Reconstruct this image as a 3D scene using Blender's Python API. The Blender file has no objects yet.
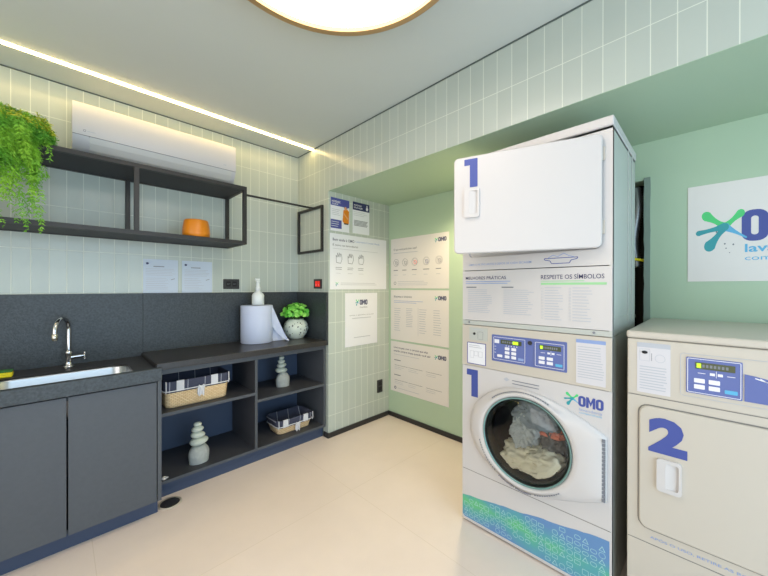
import bpy, bmesh, math, random
from mathutils import Vector, Matrix, noise
random.seed(7)
S = bpy.context.scene
COL = S.collection
PI = math.pi

def lin(c):
    return tuple(((v/255)/12.92 if v/255 <= .04045 else ((v/255+.055)/1.055)**2.4) for v in c)

# ------------------------------------------------------------------ camera
F_PX, YAW, PITCH, ROLL, CAM_H = 326.49, math.radians(45.061), math.radians(-.1166), math.radians(.0631), 1.28
cd = bpy.data.cameras.new('camera'); cam = bpy.data.objects.new('camera', cd); COL.objects.link(cam)
cd.sensor_width = 36; cd.lens = F_PX/768*36; cd.clip_start = .01
fw = Vector((math.cos(YAW), math.sin(YAW), 0)); rt = Vector((math.sin(YAW), -math.cos(YAW), 0)); up = Vector((0, 0, 1))
fw2 = fw*math.cos(PITCH)+up*math.sin(PITCH); up2 = up*math.cos(PITCH)-fw*math.sin(PITCH)
rt3 = rt*math.cos(ROLL)+up2*math.sin(ROLL); up3 = up2*math.cos(ROLL)-rt*math.sin(ROLL)
m = Matrix((( rt3.x, up3.x, -fw2.x, 0), (rt3.y, up3.y, -fw2.y, 0), (rt3.z, up3.z, -fw2.z, CAM_H), (0, 0, 0, 1)))
cam.matrix_world = m
S.camera = cam
# ------------------------------------------------------------------ light and exposure
S.view_settings.view_transform = 'Standard'; S.view_settings.look = 'None'
S.view_settings.gamma = 1; S.view_settings.use_curve_mapping = False
S.view_settings.exposure = 0.42
w = bpy.data.worlds.new('world'); S.world = w; w.use_nodes = True
w.node_tree.nodes['Background'].inputs[0].default_value = (.75, .88, 1, 1)
w.node_tree.nodes['Background'].inputs[1].default_value = 1.0
def area(name, loc, direction, sx, sy, power, col):
    l = bpy.data.lights.new(name, 'AREA'); l.shape = 'RECTANGLE'; l.size = sx; l.size_y = sy; l.energy = power; l.color = col
    o = bpy.data.objects.new(name, l); COL.objects.link(o); o.location = loc
    o.rotation_euler = Vector(direction).to_track_quat('-Z', 'Y').to_euler(); return o
area('daylight_window', (-1.96, .35, 1.35), (1, 0, 0), 2.1, 1.9, 24, (1, .84, .68))        # through the wide window
area('daylight_door', (.3, -1.76, 1.1), (0, 1, 0), 2.3, 2.1, 38, (.55, .78, 1))             # through the open glass door
LAMP_E, LED_E = 4.4, 19.0
RECESS_E = 34.0

# ------------------------------------------------------------------ materials
def mat(name, rgb, rough=.5, metal=0, emis=0, noise_amt=0, noise_scale=20, bump=0, bump_scale=60, spec=.5, rgb2=None):
    M = bpy.data.materials.new(name); M.use_nodes = True; nt = M.node_tree; b = nt.nodes['Principled BSDF']
    c = lin(rgb)+(1,)
    b.inputs['Base Color'].default_value = c; b.inputs['Roughness'].default_value = rough
    b.inputs['Metallic'].default_value = metal; b.inputs['Specular IOR Level'].default_value = spec
    if emis:
        b.inputs['Emission Color'].default_value = c; b.inputs['Emission Strength'].default_value = emis
    if noise_amt or rgb2:
        tc = nt.nodes.new('ShaderNodeTexCoord'); n = nt.nodes.new('ShaderNodeTexNoise'); n.inputs['Scale'].default_value = noise_scale
        n.inputs['Detail'].default_value = 5
        r = nt.nodes.new('ShaderNodeValToRGB'); nt.links.new(tc.outputs['Object'], n.inputs['Vector']); nt.links.new(n.outputs['Fac'], r.inputs[0])
        r.color_ramp.elements[0].position = .35; r.color_ramp.elements[1].position = .65
        if rgb2: r.color_ramp.elements[0].color = lin(rgb2)+(1,)
        else: r.color_ramp.elements[0].color = tuple(v*(1-noise_amt) for v in c[:3])+(1,)
        r.color_ramp.elements[1].color = c
        nt.links.new(r.outputs[0], b.inputs['Base Color'])
    if bump:
        tc = nt.nodes.new('ShaderNodeTexCoord'); n = nt.nodes.new('ShaderNodeTexNoise'); n.inputs['Scale'].default_value = bump_scale
        bp = nt.nodes.new('ShaderNodeBump'); bp.inputs['Strength'].default_value = bump; bp.inputs['Distance'].default_value = .004
        nt.links.new(tc.outputs['Object'], n.inputs['Vector']); nt.links.new(n.outputs['Fac'], bp.inputs['Height']); nt.links.new(bp.outputs[0], b.inputs['Normal'])
    return M

def grid_mat(name, base, grout, axis, pu, ou, pv, ov, gw, rough=.25, var=.06, vaxis='Z', bump=.3, cloud=0, gv=None):
    """tiles: joints at ou+k*pu along `axis` and ov+k*pv along `vaxis`"""
    M = bpy.data.materials.new(name); M.use_nodes = True; nt = M.node_tree; b = nt.nodes['Principled BSDF']; L = nt.links.new
    tc = nt.nodes.new('ShaderNodeTexCoord'); sp = nt.nodes.new('ShaderNodeSeparateXYZ'); L(tc.outputs['Object'], sp.inputs[0])
    def mth(op, a, b_=None, c_=None):
        n = nt.nodes.new('ShaderNodeMath'); n.operation = op
        for i, x in enumerate((a, b_, c_)):
            if x is None: continue
            if isinstance(x, (int, float)): n.inputs[i].default_value = x
            else: L(x, n.inputs[i])
        return n.outputs[0]
    def cell(out, p, o, g):
        t = mth('DIVIDE', mth('SUBTRACT', out, o), p); f = mth('FRACT', t); fl = mth('FLOOR', t)
        d = mth('MULTIPLY', mth('MINIMUM', f, mth('SUBTRACT', 1.0, f)), p)
        return mth('LESS_THAN', d, g/2), fl
    g1, f1 = cell(sp.outputs[axis], pu, ou, gw); g2, f2 = cell(sp.outputs[vaxis], pv, ov, gv or gw)
    g = mth('MAXIMUM', g1, g2)
    cb = nt.nodes.new('ShaderNodeCombineXYZ'); L(f1, cb.inputs[0]); L(f2, cb.inputs[1])
    wn = nt.nodes.new('ShaderNodeTexWhiteNoise'); wn.noise_dimensions = '2D'; L(cb.outputs[0], wn.inputs['Vector'])
    mul = mth('ADD', mth('MULTIPLY', wn.outputs['Value'], var), 1-var/2)
    if cloud:
        nn = nt.nodes.new('ShaderNodeTexNoise'); nn.inputs['Scale'].default_value = 2.3; nn.inputs['Detail'].default_value = 7; nn.inputs['Roughness'].default_value = .6
        L(tc.outputs['Object'], nn.inputs['Vector']); mul = mth('MULTIPLY', mul, mth('ADD', mth('MULTIPLY', nn.outputs['Fac'], cloud), 1-cloud/2))
    hs = nt.nodes.new('ShaderNodeHueSaturation'); hs.inputs['Color'].default_value = lin(base)+(1,); L(mul, hs.inputs['Value'])
    mx = nt.nodes.new('ShaderNodeMix'); mx.data_type = 'RGBA'; L(g, mx.inputs[0]); L(hs.outputs[0], mx.inputs[6]); mx.inputs[7].default_value = lin(grout)+(1,)
    L(mx.outputs[2], b.inputs['Base Color'])
    L(mth('ADD', mth('MULTIPLY', g, .5), rough), b.inputs['Roughness'])
    if bump:
        bp = nt.nodes.new('ShaderNodeBump'); bp.inputs['Strength'].default_value = bump; bp.inputs['Distance'].default_value = .002; bp.invert = True
        L(g, bp.inputs['Height']); L(bp.outputs[0], b.inputs['Normal'])
    return M

TILE, GROUT = (182, 191, 183), (212, 218, 206)
m_tileA = grid_mat('mint_tile', TILE, GROUT, 'X', .0755, 1.623, .264, .185, .0035)
m_tileB = grid_mat('mint_tile_pier', TILE, GROUT, 'Y', .078, .012, .264, .185, .0035)
m_tileC = grid_mat('mint_tile_recess', TILE, GROUT, 'X', .0747, 1.6205, .264, .185, .0035)
m_floor = grid_mat('porcelain_floor', (230, 215, 204), (219, 204, 190), 'X', 1.19, .12, 1.2, .4, .003, rough=.38, var=.02, vaxis='Y', bump=.1, cloud=.2)
m_ceil = mat('ceiling_paint', (202, 208, 203), .9)
m_green = mat('green_paint', (174, 197, 172), .8)
m_white_wall = mat('white_paint', (215, 220, 216), .8)
m_base = mat('dark_baseboard_stone', (38, 38, 40), .35)
m_stone = mat('black_textured_granite', (62, 69, 74), .42, noise_amt=.45, noise_scale=90, bump=.35, bump_scale=120)
m_stone_top = mat('black_granite_top', (56, 54, 54), .33, noise_amt=.25, noise_scale=70, bump=.1, bump_scale=90)
m_lam = mat('slate_laminate', (76, 81, 88), .5, noise_amt=.06, noise_scale=60)
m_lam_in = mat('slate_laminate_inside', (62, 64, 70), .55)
m_back = mat('shade_blue_back_panel', (62, 76, 100), .6)  # blue of the cool shade inside the cabinets, put into the colour
m_kick = mat('shade_blue_plinth', (56, 70, 96), .5)  # tint imitates the bluish shade under the cabinets
m_steel = mat('brushed_steel', (196, 200, 205), .3, .9)
m_chrome = mat('chrome', (215, 215, 218), .08, 1)
m_blackmetal = mat('black_powder_coated_metal', (48, 46, 44), .45, .2)
m_blackpanel = mat('black_shelf_board', (46, 46, 50), .6)
m_white = mat('white_enamel', (201, 198, 197), .35)
m_white2 = mat('cream_enamel', (194, 187, 175), .35)
m_silver = mat('pale_grey_side_enamel', (182, 186, 180), .35)
m_acw = mat('ac_white_plastic', (202, 200, 202), .35)
m_acg = mat('ac_grey_plastic', (206, 204, 200), .4)
m_gap = mat('dark_gap', (30, 30, 32), .8)
m_seam = mat('seam_grey', (128, 126, 122), .7)
m_paper = mat('poster_paper', (226, 228, 233), .6)
m_paper2 = mat('poster_vinyl', (222, 219, 216), .55)
m_sheet = mat('notice_sheet', (196, 208, 222), .6)
m_labelpaper = mat('label_paper', (206, 204, 208), .5)
m_ink = mat('ink_navy', (40, 46, 92), .6)
m_inkgrey = mat('ink_grey', (120, 124, 132), .6)
m_inkpale = mat('ink_pale_grey', (180, 184, 192), .6)
m_inklight = mat('ink_light_blue', (136, 158, 204), .6)
m_blue = mat('logo_blue', (62, 78, 152), .5)
m_panelblue = mat('control_panel_blue', (92, 106, 165), .45)
m_cyan = mat('logo_cyan', (88, 172, 214), .5)
m_teal = mat('logo_teal', (38, 150, 160), .5)
m_lgreen = mat('logo_green', (70, 200, 120), .5)
m_bargreen = mat('bar_green', (150, 205, 150), .5)
m_lcd = mat('lcd_olive', (70, 78, 50), .3)
m_lcdglow = mat('lcd_lit_digits', (170, 230, 40), .4, emis=.8)
m_btn = mat('button_white', (228, 228, 234), .4)
m_purple = mat('poster_violet', (70, 78, 150), .5)
m_skin = mat('print_skin', (222, 158, 110), .6)
m_orange = mat('orange_ceramic', (216, 128, 18), .35)
m_fern = mat('fern_green', (86, 158, 40), .6, rgb2=(150, 204, 58), noise_scale=9)
m_fern2 = mat('fern_yellow_green', (190, 196, 44), .6)
m_leaf = mat('leaf_bright_green', (92, 196, 60), .5, rgb2=(160, 226, 110), noise_scale=14)
m_stem = mat('stem_green', (90, 120, 50), .6)
m_soil = mat('soil', (60, 45, 35), .9)
m_pot = mat('pale_speckled_pot', (205, 216, 205), .4)
m_potdot = mat('pot_dark_speck', (66, 66, 62), .6)
m_roll = mat('blue_white_paper', (198, 208, 232), .8, bump=.15, bump_scale=300)
m_card = mat('cardboard', (170, 140, 105), .8)
m_bottle = mat('frosted_plastic', (226, 232, 232), .3)
m_stonegrey = mat('grey_pebble', (172, 178, 176), .8, bump=.6, bump_scale=90, noise_amt=.12, noise_scale=60)
m_pebble = mat('pale_green_pebble', (198, 208, 198), .6, noise_amt=.08, noise_scale=40)
m_cord = mat('white_cord', (226, 226, 228), .8)
m_red = mat('red_rocker', (225, 40, 24), .35, emis=.35)
m_dark = mat('dark_plastic', (44, 44, 46), .4)
m_gold = mat('brushed_gold', (196, 160, 112), .4, .5)
m_lamp = mat('lamp_diffuser', (255, 240, 228), .5, emis=LAMP_E)
m_led = mat('led_diffuser', (255, 222, 150), .5, emis=LED_E)
m_yellow = mat('yellow_sponge', (236, 220, 40), .8)
m_spgreen = mat('scourer_green', (60, 120, 60), .9)
m_duct = mat('flexible_duct_foil', (130, 132, 132), .35, .7)
m_black = mat('black_void', (14, 14, 14), .9)
m_plaster = mat('torn_plaster', (128, 146, 136), .9, bump=.8, bump_scale=60)
m_gasket = mat('rubber_gasket', (34, 38, 40), .3)
m_tealring = mat('teal_grey_ring', (120, 158, 156), .25, .3)
m_drum = mat('drum_steel', (30, 32, 34), .3, .3)
m_frameg = mat('window_frame_grey', (90, 92, 95), .4)

def wicker():
    M = mat('wicker', (222, 192, 148), .75); nt = M.node_tree; L = nt.links.new; b = nt.nodes['Principled BSDF']
    tc = nt.nodes.new('ShaderNodeTexCoord'); mp = nt.nodes.new('ShaderNodeMapping'); mp.inputs['Rotation'].default_value = (PI/2, 0, 0)
    br = nt.nodes.new('ShaderNodeTexBrick'); L(tc.outputs['Object'], mp.inputs[0]); L(mp.outputs[0], br.inputs['Vector'])
    br.inputs['Scale'].default_value = 1; br.inputs['Brick Width'].default_value = .022; br.inputs['Row Height'].default_value = .009
    br.inputs['Mortar Size'].default_value = .0018; br.inputs['Mortar Smooth'].default_value = .8
    br.inputs['Color1'].default_value = lin((252, 226, 182))+(1,); br.inputs['Color2'].default_value = lin((240, 208, 160))+(1,); br.inputs['Mortar'].default_value = lin((196, 158, 112))+(1,)
    L(br.outputs['Color'], b.inputs['Base Color'])
    bp = nt.nodes.new('ShaderNodeBump'); bp.invert = True; bp.inputs['Strength'].default_value = .8; bp.inputs['Distance'].default_value = .004
    L(br.outputs['Fac'], bp.inputs['Height']); L(bp.outputs[0], b.inputs['Normal']); return M
m_wicker = wicker()
def check():
    M = grid_mat('navy_check_cloth', (62, 66, 86), (165, 168, 180), 'X', .10, .035, .60, -.30, .0035, rough=.85, var=.0, vaxis='Z', bump=0)
    return M
m_check = check()
m_navy = mat('navy_cloth', (54, 58, 82), .9)
m_whitecloth = mat('white_lace_cloth', (212, 214, 220), .9, bump=.5, bump_scale=400)

def decal():
    M = mat('blue_green_print', (90, 150, 210), .35); nt = M.node_tree; L = nt.links.new; b = nt.nodes['Principled BSDF']
    tc = nt.nodes.new('ShaderNodeTexCoord'); n = nt.nodes.new('ShaderNodeTexNoise'); n.inputs['Scale'].default_value = 6; n.inputs['Detail'].default_value = 3
    sp = nt.nodes.new('ShaderNodeSeparateXYZ'); L(tc.outputs['Generated'], sp.inputs[0]); L(tc.outputs['Object'], n.inputs['Vector'])
    # |z-.5| distance from the middle of the strip + noise
    a = nt.nodes.new('ShaderNodeMath'); a.operation = 'SUBTRACT'; L(sp.outputs['Z'], a.inputs[0]); a.inputs[1].default_value = .40
    ab = nt.nodes.new('ShaderNodeMath'); ab.operation = 'ABSOLUTE'; L(a.outputs[0], ab.inputs[0])
    ad = nt.nodes.new('ShaderNodeMath'); ad.operation = 'MULTIPLY_ADD'; L(n.outputs['Fac'], ad.inputs[0]); ad.inputs[1].default_value = .9; L(ab.outputs[0], ad.inputs[2])
    r = nt.nodes.new('ShaderNodeValToRGB'); L(ad.outputs[0], r.inputs[0])
    e = r.color_ramp.elements; e[0].position = .42; e[0].color = lin((96, 186, 130))+(1,); e[1].position = .85; e[1].color = lin((96, 138, 186))+(1,)
    k = e.new(.6); k.color = lin((84, 162, 168))+(1,)
    L(r.outputs[0], b.inputs['Base Color']); return M
m_decal = decal()
m_decal_line = mat('pale_print_line', (160, 204, 206), .4)

def thin_glass():
    M = bpy.data.materials.new('clear_glass'); M.use_nodes = True; nt = M.node_tree; nt.nodes.clear(); L = nt.links.new
    o = nt.nodes.new('ShaderNodeOutputMaterial'); mx = nt.nodes.new('ShaderNodeMixShader'); t = nt.nodes.new('ShaderNodeBsdfTransparent'); g = nt.nodes.new('ShaderNodeBsdfGlossy')
    t.inputs[0].default_value = (.93, .97, .96, 1); g.inputs['Roughness'].default_value = .02; f = nt.nodes.new('ShaderNodeFresnel'); f.inputs[0].default_value = 1.5
    L(f.outputs[0], mx.inputs[0]); L(t.outputs[0], mx.inputs[1]); L(g.outputs[0], mx.inputs[2]); L(mx.outputs[0], o.inputs[0]); return M
m_glass = thin_glass()

# ------------------------------------------------------------------ mesh builder
class MB:
    def __init__(s): s.v = []; s.f = []; s.fm = []; s.fs = []; s.mats = []
    def mi(s, m):
        if m not in s.mats: s.mats.append(m)
        return s.mats.index(m)
    def add(s, vs, fs, m, smooth=False, T=None):
        o = len(s.v)
        for v in vs:
            v = Vector(v); s.v.append(T @ v if T else v)
        k = s.mi(m)
        for f in fs: s.f.append([o+i for i in f]); s.fm.append(k); s.fs.append(smooth)
        return s
    def box(s, x0, x1, y0, y1, z0, z1, m, bev=0, seg=2, T=None):
        if x0 > x1: x0, x1 = x1, x0
        if y0 > y1: y0, y1 = y1, y0
        if z0 > z1: z0, z1 = z1, z0
        bm = bmesh.new(); bmesh.ops.create_cube(bm, size=1)
        for v in bm.verts: v.co = ((x0+x1)/2+v.co.x*(x1-x0), (y0+y1)/2+v.co.y*(y1-y0), (z0+z1)/2+v.co.z*(z1-z0))
        if bev: bmesh.ops.bevel(bm, geom=bm.edges[:], offset=bev, segments=seg, profile=.5, affect='EDGES')
        s.bm(bm, m, False, T); return s
    def bm(s, bm, m, smooth=False, T=None):
        bm.verts.ensure_lookup_table(); bm.verts.index_update()
        s.add([v.co.copy() for v in bm.verts], [[v.index for v in f.verts] for f in bm.faces], m, smooth, T); bm.free(); return s
    def loft(s, rings, m, caps=(True, True), smooth=True, closed=True, T=None):
        n = len(rings[0]); vs = [p for r in rings for p in r]; fs = []
        for i in range(len(rings)-1):
            for j in range(n if closed else n-1):
                k = (j+1) % n; fs.append([i*n+j, i*n+k, (i+1)*n+k, (i+1)*n+j])
        s.add(vs, fs, m, smooth, T)
        if caps[0]: s.add(rings[0], [list(range(n))[::-1]], m, False, T)
        if caps[1]: s.add(rings[-1], [list(range(n))], m, False, T)
        return s
    def lathe(s, prof, c, m, n=40, axis='Z', caps=(False, False), T=None):
        rings = []
        for r, h in prof:
            rg = []
            for i in range(n):
                a = 2*PI*i/n; p = (r*math.cos(a), r*math.sin(a), h)
                if axis == 'X': p = (h, r*math.cos(a), r*math.sin(a))
                if axis == 'Y': p = (r*math.cos(a), h, r*math.sin(a))
                rg.append((c[0]+p[0], c[1]+p[1], c[2]+p[2]))
            rings.append(rg)
        return s.loft(rings, m, caps, True, True, T)
    def tube(s, path, r, m, n=8, caps=True, closed=False, T=None):
        P = [Vector(p) for p in path]; rings = []; N = len(P); up = Vector((0, 0, 1)); prev = None
        for i in range(N):
            if closed: d = P[(i+1) % N]-P[i-1]
            else: d = P[min(i+1, N-1)]-P[max(i-1, 0)]
            d.normalize()
            if prev is None: a = d.cross(up if abs(d.z) < .95 else Vector((1, 0, 0)))
            else: a = prev-d*prev.dot(d)
            a.normalize(); prev = a; b = d.cross(a)
            rr = r[i] if isinstance(r, (list, tuple)) else r
            rings.append([P[i]+a*rr*math.cos(2*PI*j/n)+b*rr*math.sin(2*PI*j/n) for j in range(n)])
        if closed: rings.append(rings[0])
        return s.loft(rings, m, (caps and not closed, caps and not closed), True, True, T)
    def build(s, name, parent=None):
        me = bpy.data.meshes.new(name)
        off = Vector((0, 0, 0)); p = parent
        while p: off += p.location; p = p.parent
        me.from_pydata([tuple(v-off) for v in s.v], [], s.f)
        for m in s.mats: me.materials.append(m)
        for p_, k, sm in zip(me.polygons, s.fm, s.fs): p_.material_index = k; p_.use_smooth = sm
        me.update()
        o = bpy.data.objects.new(name, me); COL.objects.link(o)
        if parent: o.parent = parent
        return o

class Fr:
    """a flat frame: origin, u axis, v axis; n points to the viewer"""
    def __init__(s, o, u, v): s.o = Vector(o); s.u = Vector(u).normalized(); s.v = Vector(v).normalized(); s.n = s.u.cross(s.v)
    def p(s, u, v, n=0): return s.o+s.u*u+s.v*v+s.n*n
    def poly(s, mb, pts, n0, n1, m):
        """prism between offsets n0 and n1 from a simple polygon"""
        a = 0
        for i in range(len(pts)): x0, y0 = pts[i]; x1, y1 = pts[(i+1) % len(pts)]; a += x0*y1-x1*y0
        if a < 0: pts = pts[::-1]
        k = len(pts); vs = [s.p(u, v, n1) for u, v in pts]+[s.p(u, v, n0) for u, v in pts]
        fs = [list(range(k))]+[[i, k+i, k+(i+1) % k, (i+1) % k] for i in range(k)]+[list(range(2*k-1, k-1, -1))]
        mb.add(vs, fs, m)
    def rect(s, mb, u0, u1, v0, v1, n0, n1, m, r=0):
        if u0 > u1: u0, u1 = u1, u0
        if v0 > v1: v0, v1 = v1, v0
        s.poly(mb, rr(u0, u1, v0, v1, r), n0, n1, m)
    def ring(s, mb, outer, inner, n0, n1, m):
        k = len(outer); vs = [s.p(u, v, n1) for u, v in outer]+[s.p(u, v, n1) for u, v in inner]+[s.p(u, v, n0) for u, v in outer]+[s.p(u, v, n0) for u, v in inner]
        fs = []
        for i in range(k):
            j = (i+1) % k
            fs += [[i, j, k+j, k+i], [i, 2*k+i, 2*k+j, j], [k+i, k+j, 3*k+j, 3*k+i], [2*k+i, 3*k+i, 3*k+j, 2*k+j]]
        mb.add(vs, fs, m)
    def oval(s, mb, u, v, ru, rv, n0, n1, m, k=20): s.poly(mb, [(u+ru*math.cos(2*PI*i/k), v+rv*math.sin(2*PI*i/k)) for i in range(k)], n0, n1, m)
    def circ(s, mb, u, v, r, t, n0, n1, m, k=20):
        s.ring(mb, [(u+r*math.cos(2*PI*i/k), v+r*math.sin(2*PI*i/k)) for i in range(k)], [(u+(r-t)*math.cos(2*PI*i/k), v+(r-t)*math.sin(2*PI*i/k)) for i in range(k)], n0, n1, m)
    def outline(s, mb, u0, u1, v0, v1, t, n0, n1, m, r=0):
        if u0 > u1: u0, u1 = u1, u0
        s.ring(mb, rr(u0, u1, v0, v1, max(r, 1e-4), 4), rr(u0+t, u1-t, v0+t, v1-t, max(r-t, 1e-4), 4), n0, n1, m)
    def line(s, mb, u0, v0, u1, v1, t, n0, n1, m):
        d = Vector((u1-u0, v1-v0)); d.normalize(); q = Vector((-d.y, d.x))*t/2
        s.poly(mb, [(u0+q.x, v0+q.y), (u0-q.x, v0-q.y), (u1-q.x, v1-q.y), (u1+q.x, v1+q.y)], n0, n1, m)
    def text(s, mb, txt, u0, u1, v0, v1, n0, n1, m, bold=0.0):
        """lettering stretched to fill the box u0..u1, v0..v1"""
        vs, fs = glyphs(txt, bold)
        xs = [v[0] for v in vs]; ys = [v[1] for v in vs]; ax, bx, ay, by = min(xs), max(xs), min(ys), max(ys)
        s2 = [(u0+(x-ax)/(bx-ax)*(u1-u0), v0+(y-ay)/(by-ay)*(v1-v0)) for x, y in vs]
        mb.add([s.p(u, v, n1) for u, v in s2], fs, m)
    def arctext(s, mb, txt, cu, cv, ru, rv, a0, a1, h, n1, m, bold=0, outward=True):
        """letters along an ellipse from angle a0 to a1"""
        vs, fs = glyphs(txt, bold); xs = [v[0] for v in vs]; ys = [v[1] for v in vs]; ax, bx, ay, by = min(xs), max(xs), min(ys), max(ys)
        out = []
        for x, y in vs:
            a = a0+(x-ax)/(bx-ax)*(a1-a0); q = (y-ay)/(by-ay)*h
            q = q if outward else -q
            out.append(s.p(cu+(ru+q)*math.cos(a), cv+(rv+q)*math.sin(a), n1))
        mb.add(out, fs, m)
    def lines(s, mb, u0, u1, v0, v1, n, t, n1, m, rag=.3):
        for i in range(n):
            v = v1-(v1-v0)*(i+.5)/n; e = u0+(u1-u0)*(1-rag*random.random())
            s.rect(mb, u0, e, v-t/2, v+t/2, n1-.0002, n1, m)

def rr(u0, u1, v0, v1, r=0, k=5):
    if r <= 0: return [(u0, v0), (u1, v0), (u1, v1), (u0, v1)]
    out = []
    for cx, cy, a in ((u1-r, v0+r, -PI/2), (u1-r, v1-r, 0), (u0+r, v1-r, PI/2), (u0+r, v0+r, PI)):
        for i in range(k+1): t = a+PI/2*i/k; out.append((cx+r*math.cos(t), cy+r*math.sin(t)))
    return out
_g = {}
def glyphs(txt, bold=0):
    key = (txt, bold)
    if key in _g: return _g[key]
    cu = bpy.data.curves.new('t', 'FONT'); cu.body = txt; cu.size = 1; cu.offset = bold; cu.resolution_u = 3
    o = bpy.data.objects.new('t', cu); COL.objects.link(o)
    dg = bpy.context.evaluated_depsgraph_get(); me = bpy.data.meshes.new_from_object(o.evaluated_get(dg))
    r = ([(v.co.x, v.co.y) for v in me.vertices], [list(p.vertices) for p in me.polygons])
    bpy.data.objects.remove(o); bpy.data.curves.remove(cu); bpy.data.meshes.remove(me); _g[key] = r; return r

FA = lambda y: Fr((0, y, 0), (1, 0, 0), (0, 0, 1))        # faces the viewer on planes y = const: u = X, v = Z
FM_ = lambda x: Fr((x, 0, 0), (0, -1, 0), (0, 0, 1))      # planes x = const: u = -Y, v = Z

def tag(o, label, cat, group=None):
    o['label'] = label; o['category'] = cat
    if group: o['group'] = group
    return o
def thing(name, label, cat, loc, group=None):
    o = bpy.data.objects.new(name, None); COL.objects.link(o); o.location = loc; o.empty_display_size = .05
    return tag(o, label, cat, group)
def struct(mb, name, parent=None):
    o = mb.build(name, parent); o['kind'] = 'structure'; return o

# ------------------------------------------------------------------ room
YA, XB, XR, YP, HC, HS, XM = 2.795, 1.623, 2.358, 2.2935, 2.519, 2.10, 1.581
XW, YW = -1.9, -1.7
struct(MB().box(XW-.1, XR+.4, YW-.1, YA+.1, -.1, 0, m_floor), 'floor')
# ceiling with a slot for the light strip
mb = MB(); mb.box(XW-.1, XR+.4, YW-.1, 2.512, HC, HC+.1, m_ceil); mb.box(XW-.1, XR+.4, 2.542, YA+.1, HC, HC+.1, m_ceil); mb.box(XW-.1, XR+.4, 2.512, 2.542, HC+.02, HC+.1, m_ceil)
struct(mb, 'ceiling')
struct(MB().box(XW-.1, XR+.1, YA, YA+.1, 0, HC, m_tileA), 'wall_left')
mb = MB(); mb.box(XB, XR+.1, YP, YA, 0, HC, m_tileC)
# the pier: front face takes the Y-based tile, recess side the X-based tile
o = struct(mb, 'wall_pier'); me = o.data; me.materials.append(m_tileB)
for p in me.polygons:
    if abs(p.normal.x) > .5: p.material_index = 1
mb = MB(); mb.box(XB, XB+.05, YW, YP, HS, HC, m_tileB); struct(mb, 'wall_right')
struct(MB().box(XB+.05, XR+.05, YW, YP, HS, HC, m_green).box(XB+.001, XB+.05, YW, YP, HS-.0015, HS, m_green), 'ceiling_recess')
# recess back wall, with the service opening behind the stacked machines
NY0, NY1, NZ0, NZ1 = .262, .70, .25, 1.89
mb = MB()
mb.box(XR, XR+.12, NY1, YP, 0, HS, m_green); mb.box(XR, XR+.12, YW, NY0, 0, HS, m_green)
mb.box(XR, XR+.12, NY0, NY1, NZ1, HS, m_green); mb.box(XR, XR+.12, NY0, NY1, 0, NZ0, m_green)
struct(mb, 'wall_recess')
mb = MB(); mb.box(XR+.30, XR+.32, NY0-.1, NY1+.1, 0, HS, m_black); mb.box(XR+.12, XR+.32, NY0-.12, NY0-.1, 0, HS, m_black); mb.box(XR+.12, XR+.32, NY1+.1, NY1+.12, 0, HS, m_black)
mb.box(XR+.12, XR+.32, NY0-.1, NY1+.1, NZ1+.1, NZ1+.12, m_black); mb.box(XR+.001, XR+.12, NY0, NY0+.004, NZ0, NZ1, m_black)
struct(mb, 'wall_service_shaft')
# ragged plaster edge of the opening
mb = MB(); pts = []
rnd = random.Random(3)
for i in range(34): pts.append((-(NY0+.006+rnd.random()*.004), NZ0+(NZ1+.012-NZ0)*i/33))
for i in range(33, -1, -1): pts.append((-(NY0-.018-rnd.random()*.003), NZ0+(NZ1+.012-NZ0)*i/33))
FM_(XR).poly(mb, pts, 0, .006, m_plaster); struct(mb, 'trim_1')
# walls behind the camera with a window and an open doorway that let the daylight in
mb = MB(); mb.box(XW-.1, XW, YW-.1, -.75, 0, HC, m_white_wall); mb.box(XW-.1, XW, 1.45, YA+.1, 0, HC, m_white_wall)
mb.box(XW-.1, XW, -.75, 1.45, 0, .35, m_white_wall); mb.box(XW-.1, XW, -.75, 1.45, 2.35, HC, m_white_wall); struct(mb, 'wall_near')
mb = MB(); mb.box(XW, -.9, YW-.1, YW, 0, HC, m_white_wall); mb.box(1.5, XR+.1, YW-.1, YW, 0, HC, m_white_wall); mb.box(-.9, 1.5, YW-.1, YW, 2.2, HC, m_white_wall); struct(mb, 'wall_rear')
mb = MB()
for y in (-.75, .33, 1.41): mb.box(XW-.07, XW-.03, y, y+.04, .35, 2.35, m_frameg)
for z in (.35, 2.31): mb.box(XW-.07, XW-.03, -.75, 1.45, z, z+.04, m_frameg)
struct(mb, 'window_1')
mb = MB()
for x in (-.9, 1.46): mb.box(x, x+.04, YW-.07, YW-.03, 0, 2.2, m_frameg)
mb.box(-.9, 1.5, YW-.07, YW-.03, 2.16, 2.2, m_frameg); struct(mb, 'door_1')
m_shadowline = mat('painted_shadow_line', (84, 94, 90), .8)  # dark strips stand in for the shadow line where walls meet ceiling
struct(MB().box(XW, XB, YA-.004, YA, HC-.007, HC, m_shadowline), 'shadow_line_left')
struct(MB().box(XB-.004, XB, YW, YA-.004, HC-.007, HC, m_shadowline), 'shadow_line_right')
# baseboards
bh = .042
struct(MB().box(XB-.012, XR-.0, YP-.012, YP, 0, bh, m_base, .002), 'baseboard_recess_side')
struct(MB().box(XR-.012, XR, YW, YP-.012, 0, bh, m_base, .002), 'baseboard_recess_back')
struct(MB().box(XB-.012, XB, YP, 2.352, 0, bh, m_base, .002), 'baseboard_pier')
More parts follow.
